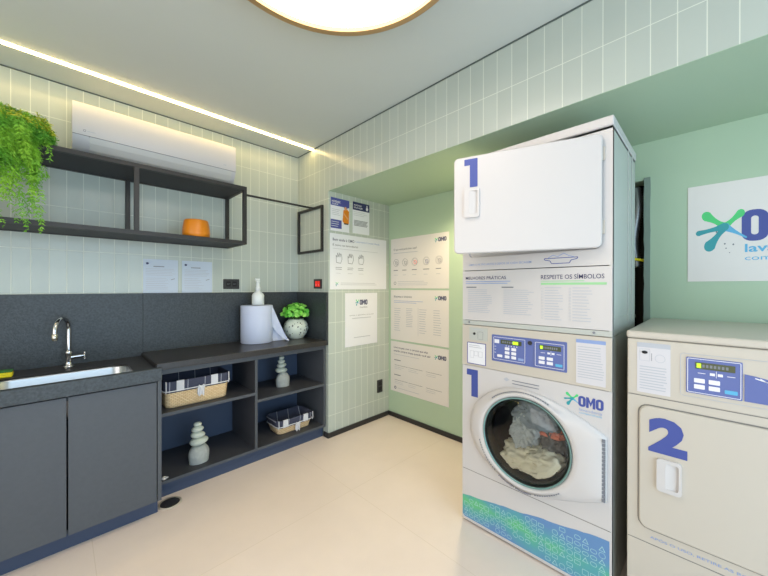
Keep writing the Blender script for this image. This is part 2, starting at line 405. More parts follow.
# ------------------------------------------------------------------ lamps
t = thing('light_strip', 'long narrow lit linear light recessed in the ceiling along the tiled wall', 'ceiling light', (0, 2.527, HC))
MB().box(XW+.02, XB-.001, 2.514, 2.540, HC-.009, HC+.012, m_led, .003).build('diffuser', t)
mb = MB(); mb.box(XW+.02, XB-.001, 2.510, 2.514, HC-.003, HC+.014, m_white); mb.box(XW+.02, XB-.001, 2.540, 2.544, HC-.003, HC+.014, m_white); mb.build('profile', t)
LC = (.595, .828)
t = thing('ceiling_lamp', 'large round white ceiling lamp with a thin gold rim', 'ceiling light', (LC[0], LC[1], HC))
MB().lathe([(.460, -.020), (.486, -.020), (.490, -.016), (.490, .071), (.460, .071), (.460, -.020)], (LC[0], LC[1], 2.446), m_gold, n=96).build('rim', t)
MB().lathe([(.001, 2.452), (.25, 2.450), (.44, 2.446), (.460, 2.444)], (LC[0], LC[1], 0), m_lamp, n=96).build('diffuser', t)

t = thing('added_downlight', 'small round warm downlight in the recess ceiling, added to brighten the recess, unseen above the open dryer door', 'ceiling light', (1.98, 1.16, HS))  # unseen lamp, added to warm and brighten the recess
MB().lathe([(.042, -.003), (.055, -.003), (.055, -.0002), (.042, -.0002), (.042, -.003)], (1.98, 1.16, HS), m_white, 32).build('trim_ring', t)
MB().lathe([(0, -.0015), (.042, -.0015)], (1.98, 1.16, HS), mat('warm_lens', (255, 214, 140), .5, emis=1), 32).build('lens', t)
sl = bpy.data.lights.new('downlight', 'SPOT'); sl.energy = RECESS_E; sl.color = (1, .80, .48); sl.spot_size = 2.6; sl.spot_blend = .6; sl.shadow_soft_size = .04
so = bpy.data.objects.new('added_downlight_beam', sl); COL.objects.link(so); so.location = (1.98, 1.16, HS-.02)
# ------------------------------------------------------------------ sink cabinet, countertops
def make_cab():
    t = thing('sink_cabinet', 'dark slate grey base cabinet with flat doors under the sink', 'cabinet', (-.15, 2.46, 0))
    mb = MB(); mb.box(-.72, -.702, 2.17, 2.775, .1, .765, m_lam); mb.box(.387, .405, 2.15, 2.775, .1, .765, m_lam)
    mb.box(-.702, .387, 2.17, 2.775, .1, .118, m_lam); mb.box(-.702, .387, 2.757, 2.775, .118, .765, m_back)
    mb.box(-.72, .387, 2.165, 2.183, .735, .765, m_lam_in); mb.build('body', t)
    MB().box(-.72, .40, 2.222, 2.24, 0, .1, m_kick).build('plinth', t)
    for a, b in ((-.716, -.333), (-.327, .027), (.033, .383)):
        MB().box(a, b, 2.150, 2.168, .1, .757, m_lam, .0015).build('door', t)
make_cab()
# stone sink top: sunken wet area, raised front rim, cut-out for the bowl
t = thing('sink_countertop', 'speckled black stone countertop with raised front rim around the sink', 'countertop', (-.15, 2.46, .765))
HX0, HX1, HY0, HY1 = -.245, .30, 2.20, 2.575
inner = rr(HX0, HX1, HY0, HY1, .08, 8)
def outer_for(inner, x0, x1, y0, y1):
    cx, cy = sum(p[0] for p in inner)/len(inner), sum(p[1] for p in inner)/len(inner); out = []
    for x, y in inner:
        dx, dy = x-cx, y-cy; k = min(((x1-cx) if dx > 0 else (x0-cx))/dx if abs(dx) > 1e-9 else 1e9, ((y1-cy) if dy > 0 else (y0-cy))/dy if abs(dy) > 1e-9 else 1e9)
        out.append([cx+dx*k, cy+dy*k])
    for c in ((x0, y0), (x1, y0), (x1, y1), (x0, y1)):
        i = min(range(len(out)), key=lambda q: (out[q][0]-c[0])**2+(out[q][1]-c[1])**2); out[i] = list(c)
    return [tuple(o) for o in out]
FZ = Fr((0, 0, 0), (1, 0, 0), (0, 1, 0))
mb = MB(); FZ.ring(mb, outer_for(inner, -.73, .4045, 2.168, 2.775), inner, .797, .806, m_stone_top); mb.build('wet_slab', t)
MB().box(-.73, .4045, 2.130, 2.168, .766, .835, m_stone, .002).build('front_rim', t)
t2 = thing('sink', 'stainless steel undermount sink bowl set in black stone counter', 'sink', (.03, 2.39, .62))
mb = MB(); rings = []
for ins, z in ((-.012, .796), (-.001, .796), (.002, .790), (.008, .66), (.03, .63), (.08, .622)):
    rings.append([(x, y, z) for x, y in rr(HX0+ins, HX1-ins, HY0+ins, HY1-ins, max(.08-ins, .02), 8)])
mb.loft(rings, m_steel, (False, True)); mb.build('bowl', t2)
mb = MB(); mb.lathe([(.0, .627), (.03, .627), (.038, .6245), (.038, .623)], (.03, 2.39, 0), m_chrome, 24); mb.build('drain_strainer', t2)

def faucet():
    t = thing('faucet', 'chrome gooseneck faucet with cross handle behind the sink', 'faucet', (.044, 2.69, .806))
    bx, by = .044, 2.69
    MB().lathe([(.0, 0), (.026, 0), (.026, .006), (.017, .012), (.015, .03), (.015, .075), (.018, .08), (.018, .09), (.012, .098)], (bx, by, .806), m_chrome, 24).build('base', t)
    path = [(bx, by, .90), (bx, by, .95), (bx, by, 1.03)]; ex, ey = -.014, 2.565; cx, cy = (bx+ex)/2, (by+ey)/2
    for i in range(1, 13):
        a = PI*i/12; path.append((cx+(bx-cx)*math.cos(a), cy+(by-cy)*math.cos(a), 1.03+.068*math.sin(a)))
    path.append((ex, ey, 1.015))
    MB().tube(path, .0105, m_chrome, 14).build('spout', t)
    MB().lathe([(.0105, 1.02), (.014, 1.018), (.014, .995), (.011, .985), (.009, .98), (0, .98)], (ex, ey, 0), mat('aerator_metal', (214, 206, 190), .2, .9), 18).build('aerator', t)
    mb = MB(); mb.tube([(bx, by, .862), (bx+.055, by-.004, .866)], .012, m_chrome, 12)
    mb.tube([(bx+.055, by-.004, .866), (bx+.068, by-.005, .867)], .008, m_chrome, 12); mb.build('valve', t)
    mb = MB(); c = (bx+.07, by-.005, .867)
    for k in range(4):
        a = PI/4+k*PI/2; e = (c[0], c[1]+.022*math.cos(a), c[2]+.022*math.sin(a)); mb.tube([c, e], .0045, m_chrome, 10)
        mb.lathe([(0, -.006), (.005, -.004), (.006, 0), (.005, .004), (0, .006)], e, m_chrome, 12)
    mb.build('cross_handle', t)
faucet()
t = thing('dish_sponge', 'yellow and green sponge at the back left corner of the sink', 'sponge', (-.215, 2.62, .806))
MB().box(-.26, -.17, 2.59, 2.65, .807, .833, m_yellow, .006).build('foam', t)
MB().box(-.26, -.17, 2.59, 2.65, .8335, .842, m_spgreen, .003).build('scouring_pad', t)

# open shelf unit
UX0, UX1, UY0 = .4075, 1.611, 2.32
ZB, ZT = .095, .79
t = thing('open_shelf_unit', 'dark slate open storage unit with four compartments beneath the countertop', 'shelf unit', (1.0, 2.55, 0))
MB().box(UX0, UX0+.018, UY0, 2.775, ZB, ZT, m_lam).build('side_panel', t); MB().box(UX1-.018, UX1, UY0, 2.775, ZB, ZT, m_lam).build('side_panel', t)
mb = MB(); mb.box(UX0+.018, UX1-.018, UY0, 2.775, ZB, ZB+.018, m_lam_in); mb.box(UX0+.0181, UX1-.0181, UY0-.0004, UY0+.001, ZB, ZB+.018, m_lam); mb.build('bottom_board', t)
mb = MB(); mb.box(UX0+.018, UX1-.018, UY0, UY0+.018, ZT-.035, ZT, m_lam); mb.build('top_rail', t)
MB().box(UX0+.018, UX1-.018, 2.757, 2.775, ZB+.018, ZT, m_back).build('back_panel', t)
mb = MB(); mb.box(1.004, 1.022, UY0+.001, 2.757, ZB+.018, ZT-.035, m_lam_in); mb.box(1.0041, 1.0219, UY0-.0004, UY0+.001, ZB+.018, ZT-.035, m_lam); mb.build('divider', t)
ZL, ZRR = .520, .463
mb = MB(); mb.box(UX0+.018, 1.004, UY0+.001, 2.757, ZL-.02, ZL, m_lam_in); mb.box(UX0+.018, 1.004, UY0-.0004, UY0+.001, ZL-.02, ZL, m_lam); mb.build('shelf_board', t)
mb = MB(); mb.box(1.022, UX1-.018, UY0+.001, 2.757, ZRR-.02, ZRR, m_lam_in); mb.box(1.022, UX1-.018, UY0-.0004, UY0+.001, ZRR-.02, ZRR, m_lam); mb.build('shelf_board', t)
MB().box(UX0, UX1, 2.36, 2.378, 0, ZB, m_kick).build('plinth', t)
ZC = .830
tag(MB().box(.4055, 1.603, 2.285, 2.775, ZT+.0005, ZC, m_stone_top, .003).build('countertop'), 'black stone countertop over the open shelf unit', 'countertop')
tag(MB().box(-1.2, .4145, 2.775, 2.795, .806, 1.237, m_stone, .001).box(.4155, 1.603, 2.775, 2.795, ZC, 1.237, m_stone, .001).build('splashback'), 'long black stone splashback along the wall behind sink and countertop', 'splashback')
tag(MB().box(1.603, 1.623, 2.2935, 2.795, .79, 1.237, m_stone, .001).build('splashback'), 'short black stone splashback return on the pier beside the plant', 'splashback')

# ------------------------------------------------------------------ wall shelf + rail
SX0, SX1, SY0, SY1, SZ0, SZ1, b = -.33, .986, 2.42, 2.795, 1.595, 2.019, .025
t = thing('wall_shelf', 'black metal open wall shelf with two tiers below the air conditioner', 'shelf', (.33, 2.795, 1.6))
mb = MB()
for z in (SZ0, SZ1-b):
    mb.box(SX0, SX1, SY0, SY0+b, z, z+b, m_blackmetal, .001); mb.box(SX0, SX1, SY1-b, SY1, z, z+b, m_blackmetal, .001)
    for x in (SX0, SX1-b): mb.box(x, x+b, SY0+b, SY1-b, z, z+b, m_blackmetal, .001)
mb.build('frame', t)
for x in (SX0, .32, SX1-b):
    for y in (SY0, SY1-b): MB().box(x, x+b, y, y+b, SZ0+b, SZ1-b, m_blackmetal, .001).build('post', t)
for z in (SZ0+.004, SZ1-b+.004): MB().box(SX0+b, SX1-b, SY0+b, SY1-b, z, z+.018, m_blackpanel).build('shelf_board', t)
t = thing('hanging_rail', 'thin black hanging rail ending in a rectangular frame on the pier', 'rail', (1.3, 2.5, 1.98))
MB().box(SX1, 1.603, 2.494, 2.506, 1.974, 1.988, m_blackmetal, .001).build('rail', t)
mb = MB(); mb.box(1.603, 1.621, 2.364, 2.765, 1.970, 1.990, m_blackmetal); mb.box(1.603, 1.621, 2.364, 2.765, 1.59, 1.61, m_blackmetal)
mb.box(1.603, 1.621, 2.364, 2.384, 1.61, 1.97, m_blackmetal); mb.box(1.603, 1.621, 2.745, 2.765, 1.61, 1.97, m_blackmetal); mb.build('end_frame', t)

# ------------------------------------------------------------------ air conditioner
t = thing('air_conditioner', 'long white split air conditioner mounted high on the tiled wall', 'air conditioner', (.51, 2.795, 2.2))
AX0, AX1 = .058, .972
prof = [(2.795, 2.363), (2.62, 2.363), (2.606, 2.360), (2.600, 2.350), (2.596, 2.28), (2.596, 2.175)]
low = [(2.599, 2.165), (2.612, 2.135), (2.635, 2.10), (2.665, 2.082), (2.70, 2.078), (2.795, 2.078)]
mb = MB(); P = prof+low
r0 = [(AX0, y, z) for y, z in P]; r1 = [(AX1, y, z) for y, z in P]
mb.loft([r0, r1], m_acw, (False, False), True, False); mb.add(r0, [list(range(len(P)))], m_acg); mb.add(r1, [list(range(len(P)))[::-1]], m_acg); mb.add([r0[0], r0[-1], r1[-1], r1[0]], [[0, 1, 2, 3]], m_acw)
mb.build('body', t)
mb = MB(); fl = [(y-.003, z-.001) for y, z in low[0:4]]; fl2 = [(y+.004, z+.001) for y, z in low[0:4]]
mb.loft([[(AX0+.075, y, z) for y, z in fl+fl2[::-1]], [(AX1-.03, y, z) for y, z in fl+fl2[::-1]]], m_acg, (True, True), False); mb.build('air_flap', t)
mb = MB(); mb.box(AX0, AX1, 2.594, 2.600, 2.168, 2.1705, m_seam); mb.box(AX0+.072, AX0+.0745, 2.597, 2.60, 2.165, 2.168, m_gap); mb.build('seam', t)
mb = MB(); fr = FA(2.596); fr.circ(mb, AX0+.052, 2.197, .0065, .002, -.001, .0008, m_inkgrey); fr.rect(mb, AX0+.064, AX0+.10, 2.195, 2.199, 0, .0008, m_inkpale); mb.build('maker_mark', t); mb = MB(); fr.rect(mb, AX1-.09, AX1-.07, 2.2, 2.206, 0, .0008, m_inkpale); mb.build('status_display', t)

# ------------------------------------------------------------------ fern
def fern():
    cx, cy, z0 = -.205, 2.515, 2.019
    t = thing('potted_fern', 'lush trailing green fern spilling over the left end of the black shelf', 'plant', (cx, cy, z0))
    mb = MB(); mb.lathe([(0, .001), (.062, .001), (.085, .10), (.09, .10), (.09, .115), (.08, .115), (.076, .095), (0, .095)], (cx, cy, z0), m_blackpanel, 28); mb.build('pot', t)
    R = random.Random(11); V = []; Fc = []; mi = []
    def leaf(p, d, n, ln, wd, k):
        i = len(V); s_ = d.cross(n).normalized()*wd
        V.extend([p, p+d*ln*.45+s_, p+d*ln, p+d*ln*.45-s_]); Fc.append([i, i+1, i+2, i+3]); mi.append(k)
    for f in range(430):
        a = R.uniform(-PI*1.0, PI*.12) if R.random() < .82 else R.uniform(0, 2*PI)
        out = Vector((math.cos(a), math.sin(a), 0))
        front = math.sin(a) < -.35
        drop = (R.uniform(.10, .52) if front else R.uniform(.03, .20))
        if front and R.random() < .07: drop = R.uniform(.56, .63)
        rise = R.uniform(.02, .085)
        reach = R.uniform(.06, .165) if not front else R.uniform(.11, .175)
        N = max(16, int((drop+reach+rise)/.0125)); pts = []; ph = R.uniform(0, 9)
        for i in range(N+1):
            s_ = i/N
            h = rise*math.sin(min(s_*2.2, PI))*1.0 - drop*max(0, s_-.22)**1.3/(.78**1.3)
            q = Vector((cx, cy, z0+.095))+out*(.02+reach*(1-(1-s_)**2.2))+Vector((0, 0, h))
            q += Vector((noise.noise(q*7+Vector((ph, 0, 0))), noise.noise(q*7+Vector((0, ph, 0))), noise.noise(q*30+Vector((0, ph, 3)))*.4))*.05*s_
            q.y = min(q.y, 2.775); 
            if q.y > 2.40 and q.z < 2.022: q.z = 2.022 if q.y > 2.415 else q.z
            if q.y > 2.40 and q.z < 2.03: q.y = min(q.y, 2.775)
            pts.append(q)
        top = max(p.z for p in pts)
        for i in range(2, N):
            q = pts[i]; d = (pts[i+1]-pts[i-1])
            if d.length < 1e-5: continue
            d.normalize(); side = d.cross(Vector((R.uniform(-.4, .4), R.uniform(-.4, .4), 1))); 
            if side.length < .05: side = Vector((1, 0, 0))
            side.normalize(); ll = .030*math.sin(PI*min(1, .25+.75*i/N))+.010
            for sg in (-1, 1):
                dd = (d*.55+side*sg+Vector((R.uniform(-.35, .35), R.uniform(-.35, .35), R.uniform(-.9, .1)))).normalized()
                k = 1 if (q.z > 2.10 and q.x > cx and R.random() < .5) else 0
                leaf(q, dd, d.cross(side), ll, .0032, k)
                for e in range(3):
                    b_ = q+dd*ll*(.3+.25*e); d2 = (dd+d*R.uniform(-1, 1)+Vector((R.uniform(-.6, .6), R.uniform(-.6, .6), R.uniform(-.8, .5)))).normalized()
                    leaf(b_, d2, Vector((R.uniform(-1, 1), R.uniform(-1, 1), R.uniform(-1, 1))).normalized(), ll*.5, .0022, k)
    me_v = V; mb = MB(); mb.v = [Vector((min(v.x, 5), min(v.y, 2.79), v.z)) for v in me_v]; mb.f = Fc; mb.mats = [m_fern, m_fern2]; mb.fm = mi; mb.fs = [False]*len(Fc)
    mb.build('foliage', t)
fern()

# ------------------------------------------------------------------ small things on shelf and counter
cx, cy = .672, 2.50; z0 = SZ0+.0225
t = thing('ceramic_jar', 'squat orange ceramic jar on the lower tier of the black shelf', 'jar', (cx, cy, z0))
MB().lathe([(0, .001), (.072, .001), (.082, .006), (.084, .03), (.081, .07), (.074, .112), (.071, .118), (.067, .119), (.064, .114), (.05, .108), (0, .105)], (cx, cy, z0), m_orange, 48).build('body', t)
MB().lathe([(.004, .106), (.010, .108), (.011, .116), (.006, .121), (0, .122)], (cx, cy, z0), m_orange, 24).build('lid_knob', t)

RX, RY, RR_, RH = 1.158, 2.642, .124, .300
t = thing('paper_towel_roll', 'big roll of bluish white paper towel on the black countertop', 'paper towel', (RX, RY, ZC))
mb = MB(); mb.lathe([(.032, .0), (RR_-.002, .0), (RR_, .002), (RR_, RH-.002), (RR_-.002, RH), (.032, RH), (.032, 0)], (RX, RY, ZC+.0008), m_roll, 64); mb.build('roll', t)
MB().lathe([(.028, .001), (.0315, .001), (.0315, RH-.001), (.028, RH-.001), (.028, .001)], (RX, RY, ZC+.0008), m_card, 32).build('core', t)
# loose end
mb = MB(); NU, NV = 14, 10; vs = []
c0 = Vector((RX+RR_*.72, RY-RR_*.70, 0)); tip = Vector((1.365, 2.505, 0))
for i in range(NU+1):
    s_ = i/NU; p = c0.lerp(tip, s_); p.y += .02*math.sin(PI*s_)
    zt = ZC+RH-.004-(RH-.006)*s_**1.15; zb = ZC+.125*(1-s_)**1.3+.002
    if s_ > .97: zb = ZC+.002; zt = ZC+.004
    for j in range(NV+1):
        q = j/NV; vs.append((p.x+.012*math.sin(q*PI)*s_, p.y-.015*math.sin(q*3)*s_*(1-s_), zb+(max(zt, zb+.001)-zb)*q))
fs = [[i*(NV+1)+j, (i+1)*(NV+1)+j, (i+1)*(NV+1)+j+1, i*(NV+1)+j+1] for i in range(NU) for j in range(NV)]
mb.add(vs, fs, m_roll, True)
vs2 = []; c1 = Vector((RX+RR_*.85, RY-RR_*.50, 0)); tp2 = Vector((1.37, 2.56, 0))
for i in range(NU+1):
    s_ = i/NU; p = c1.lerp(tp2, s_)
    for j in range(NV+1): vs2.append((p.x, p.y, ZC+.002+(.118*(1-s_)**.8)*j/NV))
mb.add(vs2, fs, m_roll, True)
mb.build('loose_sheet', t)
BX, BY, BZ = 1.170, 2.648, ZC+RH+.0018
t = thing('spray_bottle', 'small frosted plastic pump bottle standing on top of the paper towel roll', 'bottle', (BX, BY, BZ))
mb = MB(); pr = [(.044, .0), (.048, .004), (.048, .078), (.042, .094), (.020, .112), (.016, .118)]
mb.lathe([(0, 0)]+pr, (BX, BY, BZ), m_bottle, 32); mb.build('body', t)
MB().lathe([(.017, .118), (.019, .120), (.019, .145), (.016, .150), (.014, .185), (.016, .188), (.016, .200), (0, .202)], (BX, BY, BZ), m_bottle, 20).build('pump', t)
MB().box(BX-.026, BX+.014, BY-.010, BY+.010, BZ+.203, BZ+.220, m_bottle, .004).build('nozzle', t)

PX, PY = 1.492, 2.600
t = thing('potted_plant', 'leafy bright green plant in a round speckled pot at the counter corner', 'plant', (PX, PY, ZC))
mb = MB(); pp = [(0, .001), (.062, .001), (.068, .010), (.072, .016), (.094, .045), (.106, .085), (.104, .115), (.090, .145), (.070, .160), (.066, .170), (.060, .170), (.060, .155), (0, .150)]
mb.lathe(pp, (PX, PY, ZC), m_pot, 48)
R = random.Random(5)
for i in range(75):
    a = R.uniform(0, 2*PI); h = R.uniform(.04, .145)
    r_ = None
    for k in range(len(pp)-1):
        if pp[k][1] <= h <= pp[k+1][1] and pp[k][0] > .06 and pp[k+1][0] > .06: q = (h-pp[k][1])/(pp[k+1][1]-pp[k][1]+1e-9); r_ = pp[k][0]+(pp[k+1][0]-pp[k][0])*q; break
    if r_ is None: continue
    c = Vector((PX+math.cos(a)*r_, PY+math.sin(a)*r_, ZC+h)); n_ = Vector((math.cos(a), math.sin(a), (h-.09)*3)).normalized()
    u_ = n_.cross(Vector((0, 0, 1))).normalized(); fr = Fr(c-n_*.002, u_, n_.cross(u_)*-1 if False else u_.cross(n_)*-1)
    fr.n = n_; s_ = R.uniform(.003, .0062); fr.oval(mb, 0, 0, s_, s_*1.2, 0, .004, m_potdot, 8)
mb.build('pot', t)
mb = MB(); V = []; Fc = []
for i in range(260):
    a = R.uniform(0, 2*PI); e = R.uniform(0, 1)**.8; el = R.uniform(.1, 1.45)
    d = Vector((math.cos(a)*math.cos(el), math.sin(a)*math.cos(el), math.sin(el)))
    c = Vector((PX, PY, ZC+.195))+Vector((d.x*.138, d.y*.125, d.z*.118))*(.55+.45*e)
    c.x = min(c.x, 1.575); c.y = min(c.y, 2.745)
    n_ = (d+Vector((R.uniform(-.7, .7), R.uniform(-.7, .7), R.uniform(0, .9)))).normalized(); u_ = n_.cross(Vector((R.uniform(-1, 1), R.uniform(-1, 1), .3))).normalized(); v_ = n_.cross(u_)
    L = R.uniform(.016, .026); W = L*.8
    pts = [(-1, 0, 0), (-.5, .8, .15), (.3, .9, .1), (.9, .4, -.05), (1.05, 0, -.1), (.9, -.4, -.05), (.3, -.9, .1), (-.5, -.8, .15)]
    mb.add([c]+[c+u_*L*x+v_*W*y+n_*L*z for x, y, z in pts], [[0, 1+k, 1+(k+1) % 8] for k in range(8)], m_leaf, True)
for i in range(26):
    a = R.uniform(0, 2*PI); mb.tube([(PX+.02*math.cos(a), PY+.02*math.sin(a), ZC+.15), (PX+.05*math.cos(a), PY+.05*math.sin(a), ZC+.21), (PX+.085*math.cos(a), PY+.08*math.sin(a), ZC+.25)], .0015, m_stem, 5)
mb.build('foliage', t)

# stone cairns
def cairn(cx, cy, z, base, stones, label, flip=1):
    t = thing('stone_cairn', label, 'ornament', (cx, cy, z), 'stacked pebble ornaments in the open shelf unit')
    w_, h_ = base; mb = MB(); rings = []
    for k in range(11):
        q = k/10; r_ = w_/2*(.93+.07*math.sin(q*PI))*(1-max(0, q-.45)**2.2*2.3); r_ = max(r_, .004) if q < 1 else .004
        rings.append([(cx+r_*math.cos(2*PI*j/28)*(1+.04*math.sin(j*.9)), cy+.85*r_*math.sin(2*PI*j/28), z+.001+h_*q+.006*q*math.sin(j*2*PI/28)*flip) for j in range(28)])
    mb.loft(rings, m_stonegrey, (True, True)); mb.build('base_stone', t)
    zz = z+h_-.006
    for i, (ws, hs, dx) in enumerate(stones):
        mb = MB(); bm = bmesh.new(); bmesh.ops.create_uvsphere(bm, u_segments=24, v_segments=14, radius=1)
        T = Matrix.Translation((cx+dx, cy, zz+hs/2)) @ Matrix.Rotation(math.radians((-4, 5, -3, 4)[i % 4]*flip), 4, 'Y')
        for v in bm.verts: v.co = Vector((v.co.x*ws/2, v.co.y*ws/2*.85, v.co.z*hs/2*(1.0-.12*v.co.x)))
        mb.bm(bm, m_pebble, True, T); mb.build('pebble', t); zz += hs*.90
cairn(.668, 2.425, ZB+.018, (.128, .118), [(.113, .052, 0), (.088, .044, -.006), (.074, .040, -.008), (.050, .032, -.008)], 'stacked pebble ornament on the bottom left compartment floor below the large basket')
cairn(1.318, 2.51, ZRR, (.118, .115), [(.098, .048, -.012), (.078, .040, -.010), (.060, .034, -.012), (.046, .030, -.010)], 'stacked pebble ornament on the upper right compartment shelf', -1)

# baskets
def basket(x0, x1, y0, y1, z, hb, hl, flare, label, pockets):
    cx, cy = (x0+x1)/2, (y0+y1)/2; w_, d_ = (x1-x0)/2, (y1-y0)/2
    t = thing('storage_basket', label, 'basket', (cx, cy, z), 'lined wicker baskets in the open shelf unit')
    H = hb+hl
    def loop(s_, zz, off=0, r=.035): e = flare*s_; return [(x, y, zz) for x, y in rr(cx-w_+flare-e-off, cx+w_-flare+e+off, cy-d_+flare-e-off, cy+d_-flare+e+off, r, 6)]
    mb = MB(); mb.loft([loop(0, z+.001, -.008), loop(.05, z+.006)]+[loop(k/8, z+.006+(H-.03)*k/8) for k in range(1, 9)], m_wicker, (True, False))
    mb.loft([loop(1, z+H-.024, -.006), loop(0, z+.012, -.010)], m_wicker, (False, True)); mb.build('wicker_body', t)
    # cloth liner: outer cuff, rim, inside
    mb = MB(); zc = z+hb
    rings = [loop(hb/H, zc, .003), loop((H-.004)/H, z+H-.004, .005), loop(1, z+H+.002, .002), loop(1, z+H, -.006), loop(.55, z+H*.55, -.010), loop(.1, z+.02, -.012)]
    mb.loft(rings, m_check, (False, True)); mb.build('cloth_liner', t)
    # white cord around the cuff
    lp = [Vector(p) for p in loop(hb/H+.1, zc+.012, .008)]
    mb = MB(); mb.tube(lp, .0032, m_cord, 8, closed=True)
    for fx in (x0+.008, x1-.008): mb.tube([(fx, y0+.006, zc+.002), (fx, y0-.006, zc+.02), (fx+.0, y0-.002, z+H+.006)], .003, m_cord, 6)
    mb.build('cord', t)
    for k, px in enumerate(pockets):
        mb = MB(); e = flare
        fr = Fr((0, y0-.001, 0), (1, 0, 0), (0, 0, 1)); fr.rect(mb, px-.021, px+.021, zc+.008, z+H+.003, -.004, .005, m_whitecloth); mb.build('white_stripe', t)
    mb = MB(); fr = Fr((0, y0-.010, 0), (1, 0, 0), (0, 0, 1)); bx = cx+.01
    for sg in (-1, 1):
        mb.tube([(bx, y0-.012, zc+.012), (bx+sg*.014, y0-.016, zc+.024), (bx+sg*.020, y0-.014, zc+.008), (bx, y0-.012, zc+.010)], .003, m_cord, 6)
        mb.tube([(bx, y0-.012, zc+.010), (bx+sg*.008, y0-.014, zc-.02), (bx+sg*.012, y0-.010, zc-.05)], .003, m_cord, 6)
    fr.poly(mb, [(bx-.020, zc+.016), (bx-.022, zc-.035), (bx-.010, zc-.052), (bx+.004, zc-.040), (bx+.018, zc-.050), (bx+.020, zc+.016)], -.006, -.001, m_whitecloth)
    mb.build('bow', t)
basket(.460, .845, 2.365, 2.60, ZL, .100, .070, .012, 'large wicker basket with navy checked liner on the upper left compartment shelf', (.545, .745))
basket(1.205, 1.525, 2.372, 2.585, ZB+.018, .055, .062, .02, 'smaller shallow wicker basket with navy checked liner in the bottom right compartment', (1.27, 1.45))
mb = MB(); mb.lathe([(0, .0), (.014, .0), (.016, .006), (.010, .013), (0, .016)], (.455, 2.345, ZB+.0185), m_white, 16); mb.tube([(.455, 2.345, ZB+.025), (.475, 2.337, ZB+.026)], .005, m_white, 8)
tag(mb.build('furniture_knob'), 'tiny white plastic knob in the front corner of the bottom left compartment', 'knob')
# floor drain
t = thing('floor_drain', 'dark oval floor drain cover in the beige floor near the cabinet', 'drain', (.472, 2.249-.055, 0))
dy = 2.262
MB().lathe([(.050, 0), (.062, 0), (.061, .003), (.051, .004)], (.468, dy, .0003), mat('drain_ring', (188, 180, 166), .5), 32).build('ring', t)
mb = MB(); mb.lathe([(0, .0035), (.047, .0035), (.050, .002), (.050, .0005)], (.468, dy, .0003), m_dark, 32)
for k in range(-3, 4): mb.box(.472-.03, .472+.03, dy+k*.011-.002, dy+k*.011+.002, .0035, .0048, m_base)
mb.build('grate', t)

# ------------------------------------------------------------------ switches, outlets, notices
t = thing('wall_outlet', 'dark double power outlet on the tiled wall above the paper towel roll', 'outlet', (1.009, YA, 1.305))
fr = FA(YA); mb = MB(); fr.rect(mb, .946, 1.072, 1.265, 1.346, 0, .008, m_dark, .004); mb.build('cover_plate', t)
mb = MB()
for u in (.985, 1.033): fr.rect(mb, u-.018, u+.018, 1.285, 1.327, .008, .0095, m_gap, .006); [fr.oval(mb, u+dx, 1.306, .0025, .0025, .0095, .0102, m_inkgrey, 8) for dx in (-.008, 0, .008)]
mb.build('socket', t)
t = thing('wall_outlet', 'small black power outlet low on the tiled recess wall', 'outlet', (2.228, YP, .313))
fr = FA(YP); mb = MB(); fr.rect(mb, 2.194, 2.262, .253, .375, 0, .008, m_dark, .004); mb.build('cover_plate', t)
mb = MB(); fr.rect(mb, 2.208, 2.248, .27, .31, .008, .0095, m_gap, .006); fr.rect(mb, 2.208, 2.248, .32, .36, .008, .0095, m_gap, .006); mb.build('socket', t)
t = thing('wall_switch', 'black wall switch plate with two red rockers on the pier', 'switch', (XB, 2.448, 1.31))
fr = FM_(XB); mb = MB(); fr.rect(mb, -2.507, -2.389, 1.268, 1.352, 0, .008, m_dark, .004); mb.build('cover_plate', t)
for y in (2.463, 2.425):
    mb = MB(); fr.rect(mb, -y-.014, -y+.014, 1.285, 1.335, .008, .013, m_red, .002); fr.rect(mb, -y-.002, -y+.002, 1.295, 1.305, .013, .0135, m_btn); mb.build('red_rocker', t)

def notice(u0, u1, label):
    t = thing('wall_notice', label, 'notice', ((u0+u1)/2, YA, 1.35), 'printed notices taped above the splashback')
    fr = FA(YA); mb = MB(); fr.rect(mb, u0, u1, 1.2375, 1.478, .0005, .002, m_sheet); mb.build('sheet', t)
    mb = MB(); fr.oval(mb, u0+.025, 1.447, .009, .008, .002, .0024, m_ink, 10); fr.rect(mb, u0+.06, u0+.125, 1.424, 1.430, .002, .0024, m_inkgrey)
    fr.lines(mb, u0+.015, u1-.015, 1.36, 1.415, 5, .0025, .0024, m_inkpale, .2); fr.lines(mb, u0+.015, u1-.06, 1.26, 1.35, 7, .0025, .0024, m_inkpale, .3)
    fr.line(mb, u1-.045, 1.333, u1-.02, 1.342, .004, .002, .0024, m_inkgrey); mb.build('print', t)
notice(.418, .629, 'left of the two pale printed notices on the tiles above the black splashback')
notice(.655, .863, 'right of the two pale printed notices, next to the dark outlet above the splashback')

